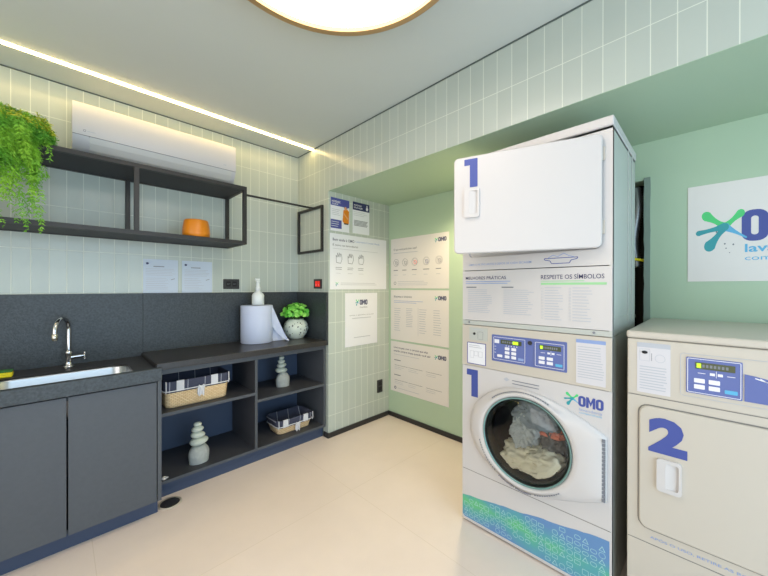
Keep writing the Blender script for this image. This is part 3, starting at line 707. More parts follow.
def splat(fr, mb, cu, cv, sx, sy, n0, n1, dots=True):
    arms = [((-.75, .52), .22, m_lgreen), ((-1.12, -.2), .12, m_teal), ((-.62, -.78), .25, m_teal), ((.62, .52), .17, m_lgreen), ((.85, -.52), .04, m_cyan)]
    for (ex, ey), r, m in arms:
        L = math.hypot(ex, ey); ux, uy = ex/L, ey/L; px, py = -uy, ux; N = 10; up_, dn = [], []
        for i in range(N+1):
            q = i/N; w_ = .15*(1-q)**2.2+.045+(r-.045)*max(0, q-.25)**1.5/.65
            up_.append((ux*L*q+px*w_, uy*L*q+py*w_)); dn.append((ux*L*q-px*w_, uy*L*q-py*w_))
        cap = []
        for i in range(1, 8):
            a = PI/2-PI*i/8; cap.append((ex+ux*r*math.cos(a)*1.2+px*w_*math.sin(a), ey+uy*r*math.cos(a)*1.2+py*w_*math.sin(a)))
        pts = [(cu+x*sx, cv+y*sy) for x, y in up_+cap+dn[::-1]]
        fr.poly(mb, pts, n0, n1+random.random()*.0001, m)
    fr.oval(mb, cu, cv, .17*sx, .17*sy, n0, n1+.0002, m_teal)
    if dots:
        for x, y, r in ((.0, -.75, .04), (.05, -.95, .03), (.35, -.8, .04), (-.35, -.2, .04), (.2, -1.15, .025)): fr.oval(mb, cu+x*sx, cv+y*sy, r*sx, r*sy, n0, n1, m_inkgrey, 8)
def omo(fr, mb, u0, v0, w, h, n0, n1, m):
    """heavy rounded letters O M O"""
    lw = w*.30
    for a in (u0, u0+w-lw):
        r_ = min(lw, h)*.42; fr.ring(mb, rr(a, a+lw, v0, v0+h, r_, 5), rr(a+lw*.36, a+lw*.64, v0+h*.2, v0+h*.8, lw*.139, 5), n0, n1, m)
    a = u0+lw+w*.02; b = u0+w-lw-w*.02; W = b-a; t = W*.28
    fr.poly(mb, [(a, v0), (a+t, v0), (a+t, v0+h*.58), (a+W/2, v0+h*.16), (b-t, v0+h*.58), (b-t, v0), (b, v0), (b, v0+h), (b-t*.95, v0+h), (a+W/2, v0+h*.52), (a+t*.95, v0+h), (a, v0+h)], n0, n1, m)

def poster(name, fr, u0, u1, v0, v1, label, mt, loc, group=None):
    t = thing(name, label, 'poster', loc, group); mb = MB(); fr.rect(mb, u0, u1, v0, v1, .0005, .003, mt); mb.build('sheet', t); return t
N0, N1 = .003, .0034
# big welcome poster on the tiled recess side
fr = FA(YP)
t = poster('wall_poster', fr, 1.637, 2.317, 1.262, 1.745, 'wide white welcome poster with line drawings of hands on the tiled recess wall', m_paper, (1.97, YP, 1.5))
mb = MB(); fr.text(mb, 'Bem vindo à OMO', 1.665, 1.905, 1.682, 1.706, N0, N1, m_ink, .008); fr.text(mb, 'Lavanderia Compartilhada', 1.92, 2.22, 1.684, 1.704, N0, N1, m_inklight); fr.text(mb, 'É novo na lavanderia?', 1.665, 1.95, 1.638, 1.66, N0, N1, m_inkgrey, .01)
fr.lines(mb, 1.665, 2.2, 1.608, 1.622, 1, .003, N1, m_inkpale, 0); mb.build('lettering', t)
for u in (1.73, 1.86, 1.985):
    mb = MB()
    pts = [(-.026, -.035), (.02, -.04), (.034, -.005), (.03, .03), (.018, .045), (.012, .012), (.004, .052), (-.004, .015), (-.014, .05), (-.018, .01), (-.03, .03)]
    for i in range(len(pts)): a, b_ = pts[i], pts[(i+1) % len(pts)]; fr.line(mb, u+a[0], 1.53+a[1], u+b_[0], 1.53+b_[1], .004, N0, N1, m_inkgrey)
    mb.build('hand_drawing', t); mb = MB(); fr.lines(mb, u-.035, u+.035, 1.43, 1.46, 2, .004, N1, m_inkgrey, .2); fr.lines(mb, u-.03, u+.03, 1.395, 1.41, 1, .003, N1, m_inkpale, .2); mb.build('caption', t)
mb = MB(); splat(fr, mb, 1.712, 1.31, .016, .02, N0, N1, False); mb.build('footer_logo', t); mb = MB(); fr.lines(mb, 1.75, 2.25, 1.295, 1.325, 2, .004, N1, m_inkpale, .3); mb.build('footer_text', t)
# two small notices above it
t = poster('wall_poster', fr, 1.643, 1.845, 1.767, 2.052, 'small violet poster with a person in an orange top, above the welcome poster', m_paper, (1.744, YP, 1.9))
mb = MB(); fr.rect(mb, 1.643, 1.845, 1.985, 2.052, N0, N1, m_purple); fr.rect(mb, 1.643, 1.76, 1.79, 1.865, N0, N1, m_purple)
fr.text(mb, 'NOVIDADE', 1.655, 1.745, 2.012, 2.03, N1, N1+.0003, m_btn, .02); fr.text(mb, 'AQUI', 1.655, 1.72, 1.992, 2.006, N1, N1+.0003, m_btn, .02); fr.lines(mb, 1.655, 1.75, 1.9, 1.96, 4, .004, N1, m_inkpale); fr.lines(mb, 1.65, 1.745, 1.8, 1.855, 3, .004, N1+.0003, m_btn); mb.build('print', t)
mb = MB(); fr.oval(mb, 1.805, 1.99, .022, .022, N0+.0005, N1+.0006, m_purple); fr.poly(mb, [(1.78, 1.96), (1.77, 1.86), (1.79, 1.84), (1.84, 1.845), (1.842, 1.955), (1.82, 1.97)], N0, N1+.0006, m_orange)
fr.oval(mb, 1.802, 1.975, .013, .016, N0, N1+.0008, m_skin); fr.line(mb, 1.782, 1.93, 1.83, 1.885, .012, N0, N1+.0008, m_skin); fr.rect(mb, 1.785, 1.835, 1.836, 1.846, N0, N1+.0009, m_gap); mb.build('printed_figure', t)
t = poster('wall_poster', fr, 1.885, 2.088, 1.772, 2.058, 'small notice with a dark header and grey text, right of the violet poster', m_paper, (1.987, YP, 1.9))
mb = MB(); fr.rect(mb, 1.885, 2.088, 1.985, 2.058, N0, N1, m_ink); fr.text(mb, 'PROTOCOLO', 1.9, 1.99, 2.022, 2.036, N1, N1+.0003, m_btn, .02); fr.text(mb, 'DE LAVAGEM', 1.9, 2.0, 2.0, 2.014, N1, N1+.0003, m_btn, .02)
fr.oval(mb, 2.058, 2.012, .014, .017, N1, N1+.0004, m_btn, 14); fr.rect(mb, 2.052, 2.064, 2.02, 2.045, N1, N1+.0004, m_btn)
fr.lines(mb, 1.895, 2.075, 1.93, 1.975, 3, .003, N1, m_inkpale); fr.lines(mb, 1.9, 2.07, 1.84, 1.895, 5, .006, N1, m_inkgrey, .15); mb.build('print', t)
# logo poster
t = poster('wall_poster', fr, 1.80, 2.193, .745, 1.228, 'portrait white poster with a splash logo on the tiled recess wall, over the low outlet', m_paper, (2.0, YP, .98))
mb = MB(); splat(fr, mb, 1.945, 1.145, .022, .032, N0, N1, False); mb.build('splash_logo', t)
mb = MB(); omo(fr, mb, 1.97, 1.118, .095, .048, N0, N1, m_ink); fr.text(mb, 'lavanderia', 1.972, 2.062, 1.09, 1.105, N0, N1, m_inkgrey); fr.text(mb, 'acesse o aplicativo ou o site', 1.85, 2.145, 1.018, 1.032, N0, N1, m_inkgrey); fr.lines(mb, 1.88, 2.11, .99, 1.006, 1, .006, N1, m_inkpale, 0); fr.lines(mb, 1.9, 2.1, .815, .83, 1, .006, N1, m_inkpale, 0); mb.build('lettering', t)
# three posters on the green recess wall
fb = FM_(XR)
def wp(v0, v1, label): return poster('wall_poster', fb, -2.262, -1.578, v0, v1, label, m_paper2, (XR, 1.92, (v0+v1)/2), None)
def small_logo(t, v):
    mb = MB()
    splat(fb, mb, -1.705, v, .018, .022, N0, N1, False); omo(fb, mb, -1.688, v-.018, .085, .038, N0, N1, m_ink); mb.build('corner_logo', t)
t = wp(1.270, 1.757, 'top poster on the green wall, with a row of round laundry drawings')
mb = MB(); fb.text(mb, 'O que você pode lavar aqui?', -2.225, -1.93, 1.635, 1.66, N0, N1, m_inkgrey, .012); mb.build('lettering', t); mb = MB(); fb.lines(mb, -2.225, -1.92, 1.608, 1.62, 1, .005, N1, m_inkpale, 0)
for i, u in enumerate((-2.19, -2.075, -1.955, -1.82, -1.68)): fb.lines(mb, u-.035, u+.035, 1.44, 1.452, 1, .007, N1, m_inkgrey, .3); fb.lines(mb, u-.03, u+.03, 1.39, 1.41, 1, .004, N1, m_inkpale, .3)
fb.lines(mb, -2.17, -1.78, 1.295, 1.345, 3, .004, N1, m_inkpale, .2); mb.build('body_text', t); small_logo(t, 1.70)
for i, u in enumerate((-2.19, -2.075, -1.955, -1.82, -1.68)):
    mb = MB(); fb.circ(mb, u, 1.52, .036, .003, N0, N1, m_inkgrey); fb.circ(mb, u+.006, 1.515, .018, .004, N0, N1, (m_inkgrey, m_inkgrey, m_red, m_blue, m_ink)[i]); fb.line(mb, u-.02, 1.54, u+.02, 1.50, .003, N0, N1, m_inkgrey); mb.build('round_drawing', t)
mb = MB(); fb.circ(mb, -2.205, 1.32, .016, .004, N0, N1, m_inkgrey); mb.build('footer_ring', t)
t = wp(.765, 1.2545, 'middle poster on the green wall, a table of fabric types and numbers')
mb = MB(); fb.text(mb, 'Etiquetas e símbolos', -2.22, -1.99, 1.175, 1.2, N0, N1, m_inkgrey, .015); mb.build('lettering', t); mb = MB(); fb.lines(mb, -2.22, -1.85, 1.125, 1.155, 2, .004, N1, m_inklight, .3)
for u in (-2.215, -2.06, -1.90, -1.74):
    fb.lines(mb, u, u+.085, .85 if u < -2.1 or u > -1.95 else .9, 1.085, 11, .005, N1, m_inkpale, .25)
fb.rect(mb, -1.915, -1.912, .83, 1.09, N0, N1, m_inkpale); mb.build('body_text', t); small_logo(t, 1.185)
t = wp(.256, .748, 'lowest of the three posters on the green wall, with ruled lines')
mb = MB(); fb.text(mb, 'Lave roupas com a certeza que elas', -2.22, -1.80, .676, .70, N0, N1, m_ink, .008); fb.text(mb, 'estarão sempre limpas quando você sair', -2.22, -1.77, .643, .666, N0, N1, m_ink, .008); mb.build('lettering', t); mb = MB(); fb.lines(mb, -2.22, -1.9, .615, .628, 1, .004, N1, m_inkpale, 0)
for z in (.565, .42): fb.rect(mb, -2.215, -2.13, z-.003, z+.005, N0, N1, m_inkgrey)
for z in (.515, .37):
    for u in (-2.21, -2.03, -1.82): fb.rect(mb, u, u+.17, z, z+.003, N0, N1, m_inkgrey); fb.lines(mb, u, u+.12, z-.04, z-.01, 2, .003, N1, m_inkpale, .3)
fb.circ(mb, -2.20, .295, .014, .006, N0, N1, m_ink); fb.lines(mb, -2.17, -1.9, .285, .305, 1, .004, N1, m_inkpale, 0); mb.build('body_text', t); small_logo(t, .665)
# large logo sign on the right
t = poster('wall_sign', fb, -.088, .72, 1.312, 1.807, 'large white wall sign with colourful splash logo above the right dryer', m_paper2, (XR, -.3, 1.56))
t['category'] = 'sign'
mb = MB(); splat(fb, mb, .0475, 1.584, .083, .113, N0, N1); mb.build('splash_logo', t)
mb = MB(); omo(fb, mb, .104, 1.505, .285, .150, N0, N1, m_blue); fb.text(mb, 'lavanderia', .115, .385, 1.452, 1.492, N0, N1, m_cyan, .02); fb.text(mb, 'compartilhada', .115, .40, 1.405, 1.437, N0, N1, m_cyan); mb.build('lettering', t)

# ------------------------------------------------------------------ machines
SY_0, SY_1, SXB = .2805, .9687, 2.12
fm = FM_(XM)
def one(fr, mb, ua, ub, va, vb, n0, n1, m):
    w_ = ub-ua; h_ = vb-va
    fr.poly(mb, [(ua, vb), (ub, vb), (ub, va), (ua+w_*.42, va), (ua+w_*.42, vb-h_*.22), (ua, vb-h_*.22)], n0, n1, m)
def handle(fr, t, ua, ub, va, vb, n):
    """moulded pull: outer plate with a wedge hollow"""
    mb = MB(); w_ = ub-ua; h_ = vb-va
    A = [(ua, va+.0*h_), (ub, va), (ub+.002, vb), (ua+w_*.1, vb)]
    fr.ring(mb, rr(ua, ub, va, vb, w_*.16, 4), rr(ua+w_*.36, ub-w_*.12, va+h_*.12, vb-h_*.10, w_*.10, 4), n, n+.010, m_white)
    P = [fr.p(ua+w_*.36, va+h_*.12, n+.0096), fr.p(ub-w_*.12, va+h_*.12, n+.001), fr.p(ub-w_*.12, vb-h_*.10, n+.001), fr.p(ua+w_*.36, vb-h_*.10, n+.0096),
         fr.p(ua+w_*.30, va+h_*.10, n+.012), fr.p(ua+w_*.30, vb-h_*.08, n+.012)]
    mb.add(P, [[0, 1, 2, 3]], m_white); mb.build('handle', t)
def control(t, fr, ua, ub, va, vb, n, full):
    """blue control display with an lcd window and buttons"""
    mb = MB(); fr.rect(mb, ua, ub, va, vb, n, n+.003, m_panelblue, .003); fr.outline(mb, ua+.003, ub-.003, va+.003, vb-.003, .0018, n+.003, n+.0036, m_btn, .004); o = mb.build('control_display', t)
    w_ = ub-ua; h_ = vb-va; k = n+.003
    mb = MB(); fr.rect(mb, ua+w_*(.25 if full else .17), ub-w_*.12, vb-h_*.30, vb-h_*.12, k, k+.001, m_lcd)
    if full: a, b_ = ua+w_*.62, ua+w_*.78
    else: a, b_ = ua+w_*.20, ua+w_*.28
    fr.rect(mb, a, b_, vb-h_*.27, vb-h_*.15, k+.001, k+.0013, m_lcdglow)
    for i in range(7): u = ua+w_*(.30+.07*i); fr.rect(mb, u, u+w_*.045, vb-h_*.25, vb-h_*.17, k+.001, k+.0012, m_inkgrey if not (a <= u <= b_) else m_lcdglow)
    mb.build('lcd_window', o)
    mb = MB()
    if full:
        fr.rect(mb, ua+w_*.05, ua+w_*.2, vb-h_*.29, vb-h_*.13, k, k+.0008, m_btn)
        for r_ in range(3):
            for c_ in range(2): fr.rect(mb, ua+w_*(.38+.2*c_), ua+w_*(.52+.2*c_), va+h_*(.12+.17*r_), va+h_*(.24+.17*r_), k, k+.001, m_btn, .002)
        fr.rect(mb, ua+w_*.14, ua+w_*.3, va+h_*.13, va+h_*.24, k, k+.001, m_btn, .003); fr.rect(mb, ua+w_*.78, ua+w_*.94, va+h_*.1, va+h_*.2, k, k+.001, m_inklight, .002)
        for i in range(5): u = ua+w_*(.4+.08*i); fr.poly(mb, [(u, va+h_*.62), (u+w_*.04, va+h_*.62), (u+w_*.02, va+h_*.67)], k, k+.0008, m_btn)
        for i in range(3): fr.rect(mb, ua+w_*.05, ua+w_*.1, va+h_*(.3+.13*i), va+h_*(.32+.13*i), k, k+.0006, m_btn)
    else:
        for r_ in range(2):
            for c_ in range(2): fr.rect(mb, ua+w_*(.15+.27*c_), ua+w_*(.35+.27*c_), va+h_*(.14+.17*r_), va+h_*(.26+.17*r_), k, k+.001, m_btn, .002)
        fr.rect(mb, ua+w_*.70, ua+w_*.92, va+h_*.12, va+h_*.22, k, k+.001, m_cyan, .002)
        for u in (.44, .58): fr.rect(mb, ua+w_*u, ua+w_*(u+.09), va+h_*.55, va+h_*.62, k, k+.0008, m_btn)
        for u in (.22, .74): fr.rect(mb, ua+w_*u, ua+w_*(u+.14), va+h_*.575, va+h_*.59, k, k+.0008, m_btn)
        fr.rect(mb, ua+w_*.55, ua+w_*.56, va+h_*.5, va+h_*.68, k, k+.0008, m_btn)
    mb.build('buttons', o)
def leaflet(t, fr, ua, ub, va, vb, n, pic=False):
    mb = MB(); fr.rect(mb, ua, ub, va, vb, n, n+.0012, m_labelpaper)
    h_ = vb-va
    if pic:
        fr.rect(mb, ua, ub, vb-h_*.09, vb, n+.0012, n+.0015, m_inkpale); fr.oval(mb, ua+(ub-ua)*.24, vb-h_*.19, .009, .006, n+.0012, n+.003, m_gap, 14)
        fr.outline(mb, ua+(ub-ua)*.08, ua+(ub-ua)*.4, vb-h_*.36, vb-h_*.12, .0012, n+.0012, n+.0015, m_inkpale, .002); fr.circ(mb, ua+(ub-ua)*.7, vb-h_*.29, .015, .0015, n+.0012, n+.0015, m_inkpale)
        fr.line(mb, ua+(ub-ua)*.45, vb-h_*.35, ua+(ub-ua)*.45, vb-h_*.2, .0015, n+.0012, n+.0015, m_inkgrey)
        fr.lines(mb, ua+.008, ub-.008, va+h_*.06, va+h_*.55, 9, .0035, n+.0015, m_inkpale, .15)
    else:
        fr.rect(mb, ua, ub, vb-h_*.08, vb, n+.0012, n+.0015, m_inklight)
        fr.lines(mb, ua+.006, ub-.006, va+h_*.12, va+h_*.86, 13, .0032, n+.0015, m_inkpale, .15)
    mb.build('instruction_label', t)
def seam(t, fr, u0, u1, v, n=0): mb = MB(); fr.rect(mb, u0, u1, v-.0015, v+.0015, n-.002, n+.0006, m_seam); return mb.build('panel_seam', t)
def print_decal(t, fr, top_pts, u0, u1, vb, n, rnd):
    mb = MB(); pts = [(u0, vb+.012), (u0+.012, vb), (u1-.003, vb), (u1, vb+.004)]+top_pts[::-1]
    fr.poly(mb, pts, n, n+.0008, m_decal)
    o = mb.build('printed_band', t); mb = MB()
    def top(u):
        for a, b_ in zip(top_pts, top_pts[1:]):
            if a[0] <= u <= b_[0]: return a[1]+(b_[1]-a[1])*(u-a[0])/(b_[0]-a[0]+1e-9)
        return 0
    u = u0+.022
    while u < u1-.02:
        v = vb+.018
        while v < top(u)-.016:
            if rnd.random() < .85:
                a_ = rnd.choice((.009, .012, .0085)); k = rnd.random()
                if k < .45: fr.ring(mb, rr(u-.012, u+.012, v-a_, v+a_, a_*.9, 4), rr(u-.0102, u+.0102, v-a_+.0018, v+a_-.0018, a_*.7, 4), n+.0008, n+.0012, m_decal_line)
                elif k < .8: fr.ring(mb, rr(u-.012, u+.012, v-a_, v+a_, .003, 4), rr(u-.0102, u+.0102, v-a_+.0018, v+a_-.0018, .0015, 4), n+.0008, n+.0012, m_decal_line)
                else: fr.ring(mb, [(u-.012, v-.01), (u+.012, v-.01), (u, v+.012)], [(u-.0085, v-.008), (u+.0085, v-.008), (u, v+.0075)], n+.0008, n+.0012, m_decal_line)
            v += .027
        u += .030
    mb.build('outline_pattern', o)

# ---- washer (bottom of the stack)
WH = 1.0785
t = thing('washing_machine', 'white front-loading washer marked 1 at the bottom of the stack', 'washing machine', ((XM+SXB)/2, (SY_0+SY_1)/2, 0))
mb = MB(); Yc, Zc = .622, .553
hole = [(-Yc+.212*math.cos(2*PI*i/64), Zc+.212*math.sin(2*PI*i/64)) for i in range(64)]
fm.ring(mb, outer_for(hole, -SY_1, -SY_0, .012, .857), hole, -.02, 0, m_white)
mb.box(XM+.0003, SXB, SY_0, SY_0+.012, .012, WH-.001, m_silver); mb.box(XM+.0003, SXB, SY_1-.012, SY_1, .012, WH-.001, m_silver)
mb.box(SXB-.012, SXB, SY_0+.012, SY_1-.012, .012, WH-.001, m_silver); mb.box(XM+.02, SXB-.012, SY_0+.012, SY_1-.012, WH-.03, WH-.001, m_white)
mb.box(XM+.02, SXB-.012, SY_0+.012, SY_1-.012, .012, .03, m_silver)
mb.build('body', t)
MB().box(XM+.03, SXB-.03, SY_0+.03, SY_1-.03, 0, .012, m_gap).build('foot_base', t)
mb = MB(); mb.box(XM-.003, XM+.02, SY_0, SY_1, .859, WH-.002, m_white2, .002); mb.build('control_panel', t)
seam(t, fm, -SY_1+.004, -SY_0-.004, .29)
mb = MB(); mb.lathe([(.212, XM+.0), (.212, XM+.04), (.235, XM+.05), (.235, XM+.34), (.0, XM+.34)], (0, Yc, Zc), m_drum, 56, 'X')
# lifting ribs inside the drum
for k in range(3):
    a = k*2*PI/3+.5; c = (Yc+.215*math.cos(a), Zc+.215*math.sin(a)); mb.box(-.14, .14, -.018, .018, -.02, .02, m_drum, .008, T=Matrix.Translation((XM+.19, c[0], c[1])) @ Matrix.Rotation(a, 4, 'X'))
mb.build('drum', t)
# door
def door_outline(k=0):
    P = []; cu, cv = -.625, .553; a_, b_ = .290-k, .240-k
    R_, T_, B_ = -.296-k*.6, .672-k, .408+k
    for i in range(0, 25): a = PI/2+PI*i/24; P.append((cu+a_*math.cos(a), cv+b_*math.sin(a)))
    s = P[-1]
    for q in (.25, .5, .75): P.append((s[0]+(R_-s[0])*q, s[1]+(B_-s[1])*(q**1.7)))
    P += [(R_, B_), (R_, T_)]
    e = P[0]
    for q in (.25, .5, .75): P.append((R_+(e[0]-R_)*q, T_+(e[1]-T_)*(1-(1-q)**1.7)))
    # resample to 64 pts by angle about glass centre
    out = []; gu, gv = -Yc, Zc
    for i in range(64):
        a = 2*PI*i/64; d = (math.cos(a), math.sin(a)); best = 0
        for j in range(len(P)):
            x0, y0 = P[j][0]-gu, P[j][1]-gv; x1, y1 = P[(j+1) % len(P)][0]-gu, P[(j+1) % len(P)][1]-gv
            den = d[0]*(y1-y0)-d[1]*(x1-x0)
            if abs(den) < 1e-12: continue
            tt = (x0*(y1-y0)-y0*(x1-x0))/den; s_ = (x0*d[1]-y0*d[0])/den
            if tt > 0 and -1e-6 <= s_ <= 1+1e-6: best = max(best, tt)
        out.append((gu+best*d[0], gv+best*d[1]))
    # keep the two sharp corners
    for c in ((R_, B_), (R_, T_)):
        i = min(range(64), key=lambda q: (out[q][0]-c[0])**2+(out[q][1]-c[1])**2); out[i] = c
    return out
def circ_(r, k=64): return [(-Yc+r*math.cos(2*PI*i/k), Zc+r*math.sin(2*PI*i/k)) for i in range(k)]
mb = MB(); rings = [(door_outline(0), .001), (door_outline(0), .012), (door_outline(.008), .022), (door_outline(.03), .030), (circ_(.232), .036), (circ_(.215), .036), (circ_(.205), .030), (circ_(.203), .004)]
mb.loft([[fm.p(u, v, n) for u, v in o_] for o_, n in rings], m_white, (False, False), True); door = mb.build('door', t)
mb = MB()
mb.lathe([(.2035, -.032), (.2035, -.024), (.196, -.026), (.184, -.012), (.178, .03), (.19, .045), (.2035, .02), (.2035, -.032)], (XM, Yc, Zc), m_gasket, 64, 'X'); mb.lathe([(.2045, -.036), (.2045, -.030), (.1975, -.030), (.1975, -.036), (.2045, -.036)], (XM, Yc, Zc), m_tealring, 64, 'X'); mb.build('door_ring', door)
mb = MB(); mb.lathe([(.197, -.024), (.19, -.030), (.165, -.040), (.11, -.050), (.05, -.055), (.0, -.056)], (XM, Yc, Zc), m_glass, 64, 'X'); gl = mb.build('door_glass', door)
if gl.data.polygons[200].normal.x > 0: gl.data.flip_normals()
mb = MB()
for i in range(16): z = .414+i*.016; fm.rect(mb, -.311, -.299, z, z+.013, .022, .028, m_inkgrey)
mb.build('hinge_strip', door)
mb = MB(); fm.arctext(mb, 'higienização automática', -Yc, Zc, .224, .212, PI*1.36, PI*1.60, .010, .0375, m_ink, .015) if False else None
# lettering along the lower and the upper rim of the door
fm.arctext(mb, 'higienização automática', -Yc, Zc, .228, .228, PI*1.33, PI*1.55, .011, .0372, m_ink, .02, True)
for a0, a1, n_ in ((1.08, 1.30, 13), (1.57, 1.74, 11), (.34, .74, 26)):
    for i in range(n_):
        a = PI*(a0+(a1-a0)*i/n_); b_ = a+PI*(a1-a0)/n_*.7; pts = [(-Yc+r_*math.cos(x), Zc+r_*math.sin(x)) for r_, x in ((.229, a), (.229, b_), (.234, b_), (.234, a))]; fm.poly(mb, pts, .034, .0366, m_inkgrey)
mb.build('lettering', door)
# prints on the washer
mb = MB(); one(fm, mb, -.942, -.876, .693, .838, .0, .001, m_blue); mb.build('number_one', t)
mb = MB(); splat(fm, mb, -.424, .799, .027, .031, 0, .001, False); mb.build('splash_logo', t)
mb = MB(); omo(fm, mb, -.402, .772, .092, .045, 0, .0012, m_blue); fm.text(mb, 'lavanderia', -.398, -.315, .754, .765, 0, .0012, m_inklight); fm.text(mb, 'compartilhada', -.398, -.315, .74, .75, 0, .0012, m_cyan)
fm.lines(mb, -.69, -.56, .80, .83, 2, .004, .001, m_inkgrey, .1); fm.poly(mb, [(-.735, .822), (-.72, .832), (-.705, .822), (-.72, .812)], 0, .001, m_inkpale); mb.build('lettering', t)
rnd = random.Random(4); tp = []
for i in range(30): q = i/29; u = -.966+q*(.966-.289); tp.append((u, .143+.110*q+.002*math.sin(q*23)+rnd.uniform(-.002, .002)))
print_decal(t, fm, tp, -.966, -.289, .026, .0, rnd)
# control panel content
fp = Fr((XM-.003, 0, 0), (0, -1, 0), (0, 0, 1))
mb = MB(); fp.rect(mb, -.795, -.445, .906, 1.040, 0, .002, m_panelblue, .004); mb.build('blue_fascia', t)
control(t, fp, -.787, -.622, .915, 1.033, .002, True); control(t, fp, -.582, -.452, .913, 1.030, .002, False)
mb = MB(); fp.oval(mb, -.603, 1.018, .010, .010, .002, .006, m_dark, 16); mb.build('card_sensor', t)
mb = MB(); fp.outline(mb, -.937, -.828, .870, .985, .003, 0, .0025, m_purple, .004); fp.rect(mb, -.934, -.831, .873, .982, 0, .0015, m_paper)
for a in (-.91, -.885, -.86): fp.outline(mb, a-.01, a+.012, .90+random.random()*.02, .94, .0012, .0015, .002, m_inkpale)
fp.lines(mb, -.925, -.845, .955, .975, 2, .003, .002, m_inkpale); mb.build('coin_diagram', t)
mb = MB(); fp.rect(mb, -.925, -.820, .998, 1.066, 0, .001, m_silver); fp.oval(mb, -.895, 1.033, .007, .007, .001, .003, m_gap, 12); fp.outline(mb, -.875, -.845, 1.005, 1.045, .0012, .001, .0015, m_inkgrey); fp.lines(mb, -.91, -.835, 1.05, 1.062, 1, .003, .0015, m_inkpale); mb.build('coin_plate', t)
leaflet(t, fp, -.410, -.302, .872, 1.060, 0)
# laundry
def garment(y, z, x, s, mt, seed, label, kind, fl=(1, 1, 1)):
    bm = bmesh.new(); bmesh.ops.create_icosphere(bm, subdivisions=5, radius=1); sd = Vector((seed*3.1, seed*1.7, seed))
    for v in bm.verts:
        p = v.co.copy(); q = p*1.6+sd; n1 = noise.noise(q); n2 = 1-abs(noise.noise(q*2.2+Vector((n1, 0, 0))))*2; n3 = 1-abs(noise.noise(q*4.6))*2
        r = s*(1+.35*n1+.28*n2*.7+.12*n3); v.co = Vector((p.x*r*fl[0], p.y*r*fl[1], p.z*r*fl[2]))
    mb = MB(); c = Vector((x, y, z)); T = Matrix.Translation(c)
    vs = [v.co+c for v in bm.verts]
    for v in vs:  # keep inside drum and glass
        dy, dz = v.y-Yc, v.z-Zc; rr_ = math.hypot(dy, dz); lim = .215 if v.x > XM+.06 else .170
        if rr_ > lim: v.y = Yc+dy/rr_*lim; v.z = Zc+dz/rr_*lim
        v.x = max(v.x, XM-.030+.0*rr_ + (.02 if rr_ > .14 else 0)); v.x = min(v.x, XM+.32)
    bm.verts.index_update(); mb.add(vs, [[v.index for v in f.verts] for f in bm.faces], mt, True); bm.free()
    o = mb.build('garment'); tag(o, label, kind, 'laundry inside the washer drum')
m_cg = mat('grey_blue_cotton', (140, 147, 154), .9); m_cc = mat('cream_cotton', (226, 218, 196), .9); m_cw = mat('white_cotton', (184, 188, 190), .9); m_cs = mat('salmon_cotton', (205, 120, 100), .9); m_cd = mat('charcoal_cotton', (92, 88, 84), .9)
garment(.60, .655, XM+.09, .075, m_cg, 1, 'grey blue crumpled garment at the top of the washer drum', 'laundry', (1, 1.2, .9))
garment(.655, .56, XM+.07, .065, m_cw, 2, 'white crumpled garment at the centre left of the drum', 'laundry', (1, .9, 1.2))
garment(.55, .45, XM+.055, .085, m_cc, 3, 'cream crumpled garment at the bottom of the washer drum', 'laundry', (.9, 1.15, .75))
garment(.530, .590, XM+.075, .038, m_cs, 5, 'salmon red garment glimpsed in the middle of the drum', 'laundry', (.8, 1.5, .6))
garment(.52, .55, XM+.13, .085, m_cd, 6, 'brown grey garment at the right side of the drum', 'laundry', (1, .8, 1.1))
garment(.650, .445, XM+.05, .078, m_cc, 8, 'cream garment at the lower left of the drum against the glass', 'laundry', (.8, 1.2, .8))

# ---- dryer (top of the stack)
t = thing('tumble_dryer', 'white dryer marked 1 with open door, stacked on top of the washer', 'dryer', ((XM+SXB)/2, (SY_0+SY_1)/2, WH))
DT = 1.9754
mb = MB()
hole = rr(-.935, -.315, 1.440, 1.886, .03, 10)
fm.ring(mb, outer_for(hole, -SY_1, -SY_0, 1.372, 1.934), hole, -.02, 0, m_white)
c2 = [( -.625+.20*math.cos(PI/2*0+2*PI*i/44), 1.67+.20*math.sin(2*PI*i/44)) for i in range(44)]
hole2 = sorted(hole, key=lambda p: math.atan2(p[1]-1.67, p[0]+.625)); c2 = [(-.625+.20*math.cos(math.atan2(p[1]-1.67, p[0]+.625)), 1.67+.20*math.sin(math.atan2(p[1]-1.67, p[0]+.625))) for p in hole2]
fm.ring(mb, hole2, c2, -.022, -.018, m_white)
mb.box(XM+.0003, SXB, SY_0, SY_0+.012, WH+.001, 1.934, m_silver); mb.box(XM+.0003, SXB, SY_1-.012, SY_1, WH+.001, 1.934, m_silver)
mb.box(SXB-.012, SXB, SY_0+.012, SY_1-.012, WH+.001, 1.934, m_silver); mb.box(XM+.02, SXB-.012, SY_0+.012, SY_1-.012, WH+.001, WH+.02, m_silver); mb.box(XM, SXB, SY_0, SY_1, 1.925, 1.935, m_white)
mb.build('body', t)
mb = MB(); mb.box(XM+.03, XM+.5, SY_0-.002, SY_0, 1.15, 1.155, m_silver); mb.box(XM+.33, XM+.345, SY_0-.004, SY_0, 1.12, 1.93, m_silver, .0015); mb.box(XM+.43, XM+.445, SY_0-.004, SY_0, 1.12, 1.93, m_silver, .0015); mb.build('side_ridge', t)
MB().box(XM-.006, SXB+.004, SY_0-.004, SY_1+.004, 1.9355, DT, m_white, .005, 3).build('lid', t)
mb = MB(); mb.box(XM-.001, XM+.02, SY_0, SY_1, 1.104, 1.3685, m_white, .0015); mb.build('lower_panel', t)
mb = MB(); mb.box(XM+.001, XM+.02, SY_0, SY_1, WH+.001, 1.102, m_silver, .001); 
for y in (.928, .345): FM_(XM+.001).oval(mb, -y, 1.092, .005, .005, 0, .003, m_inkgrey, 10)
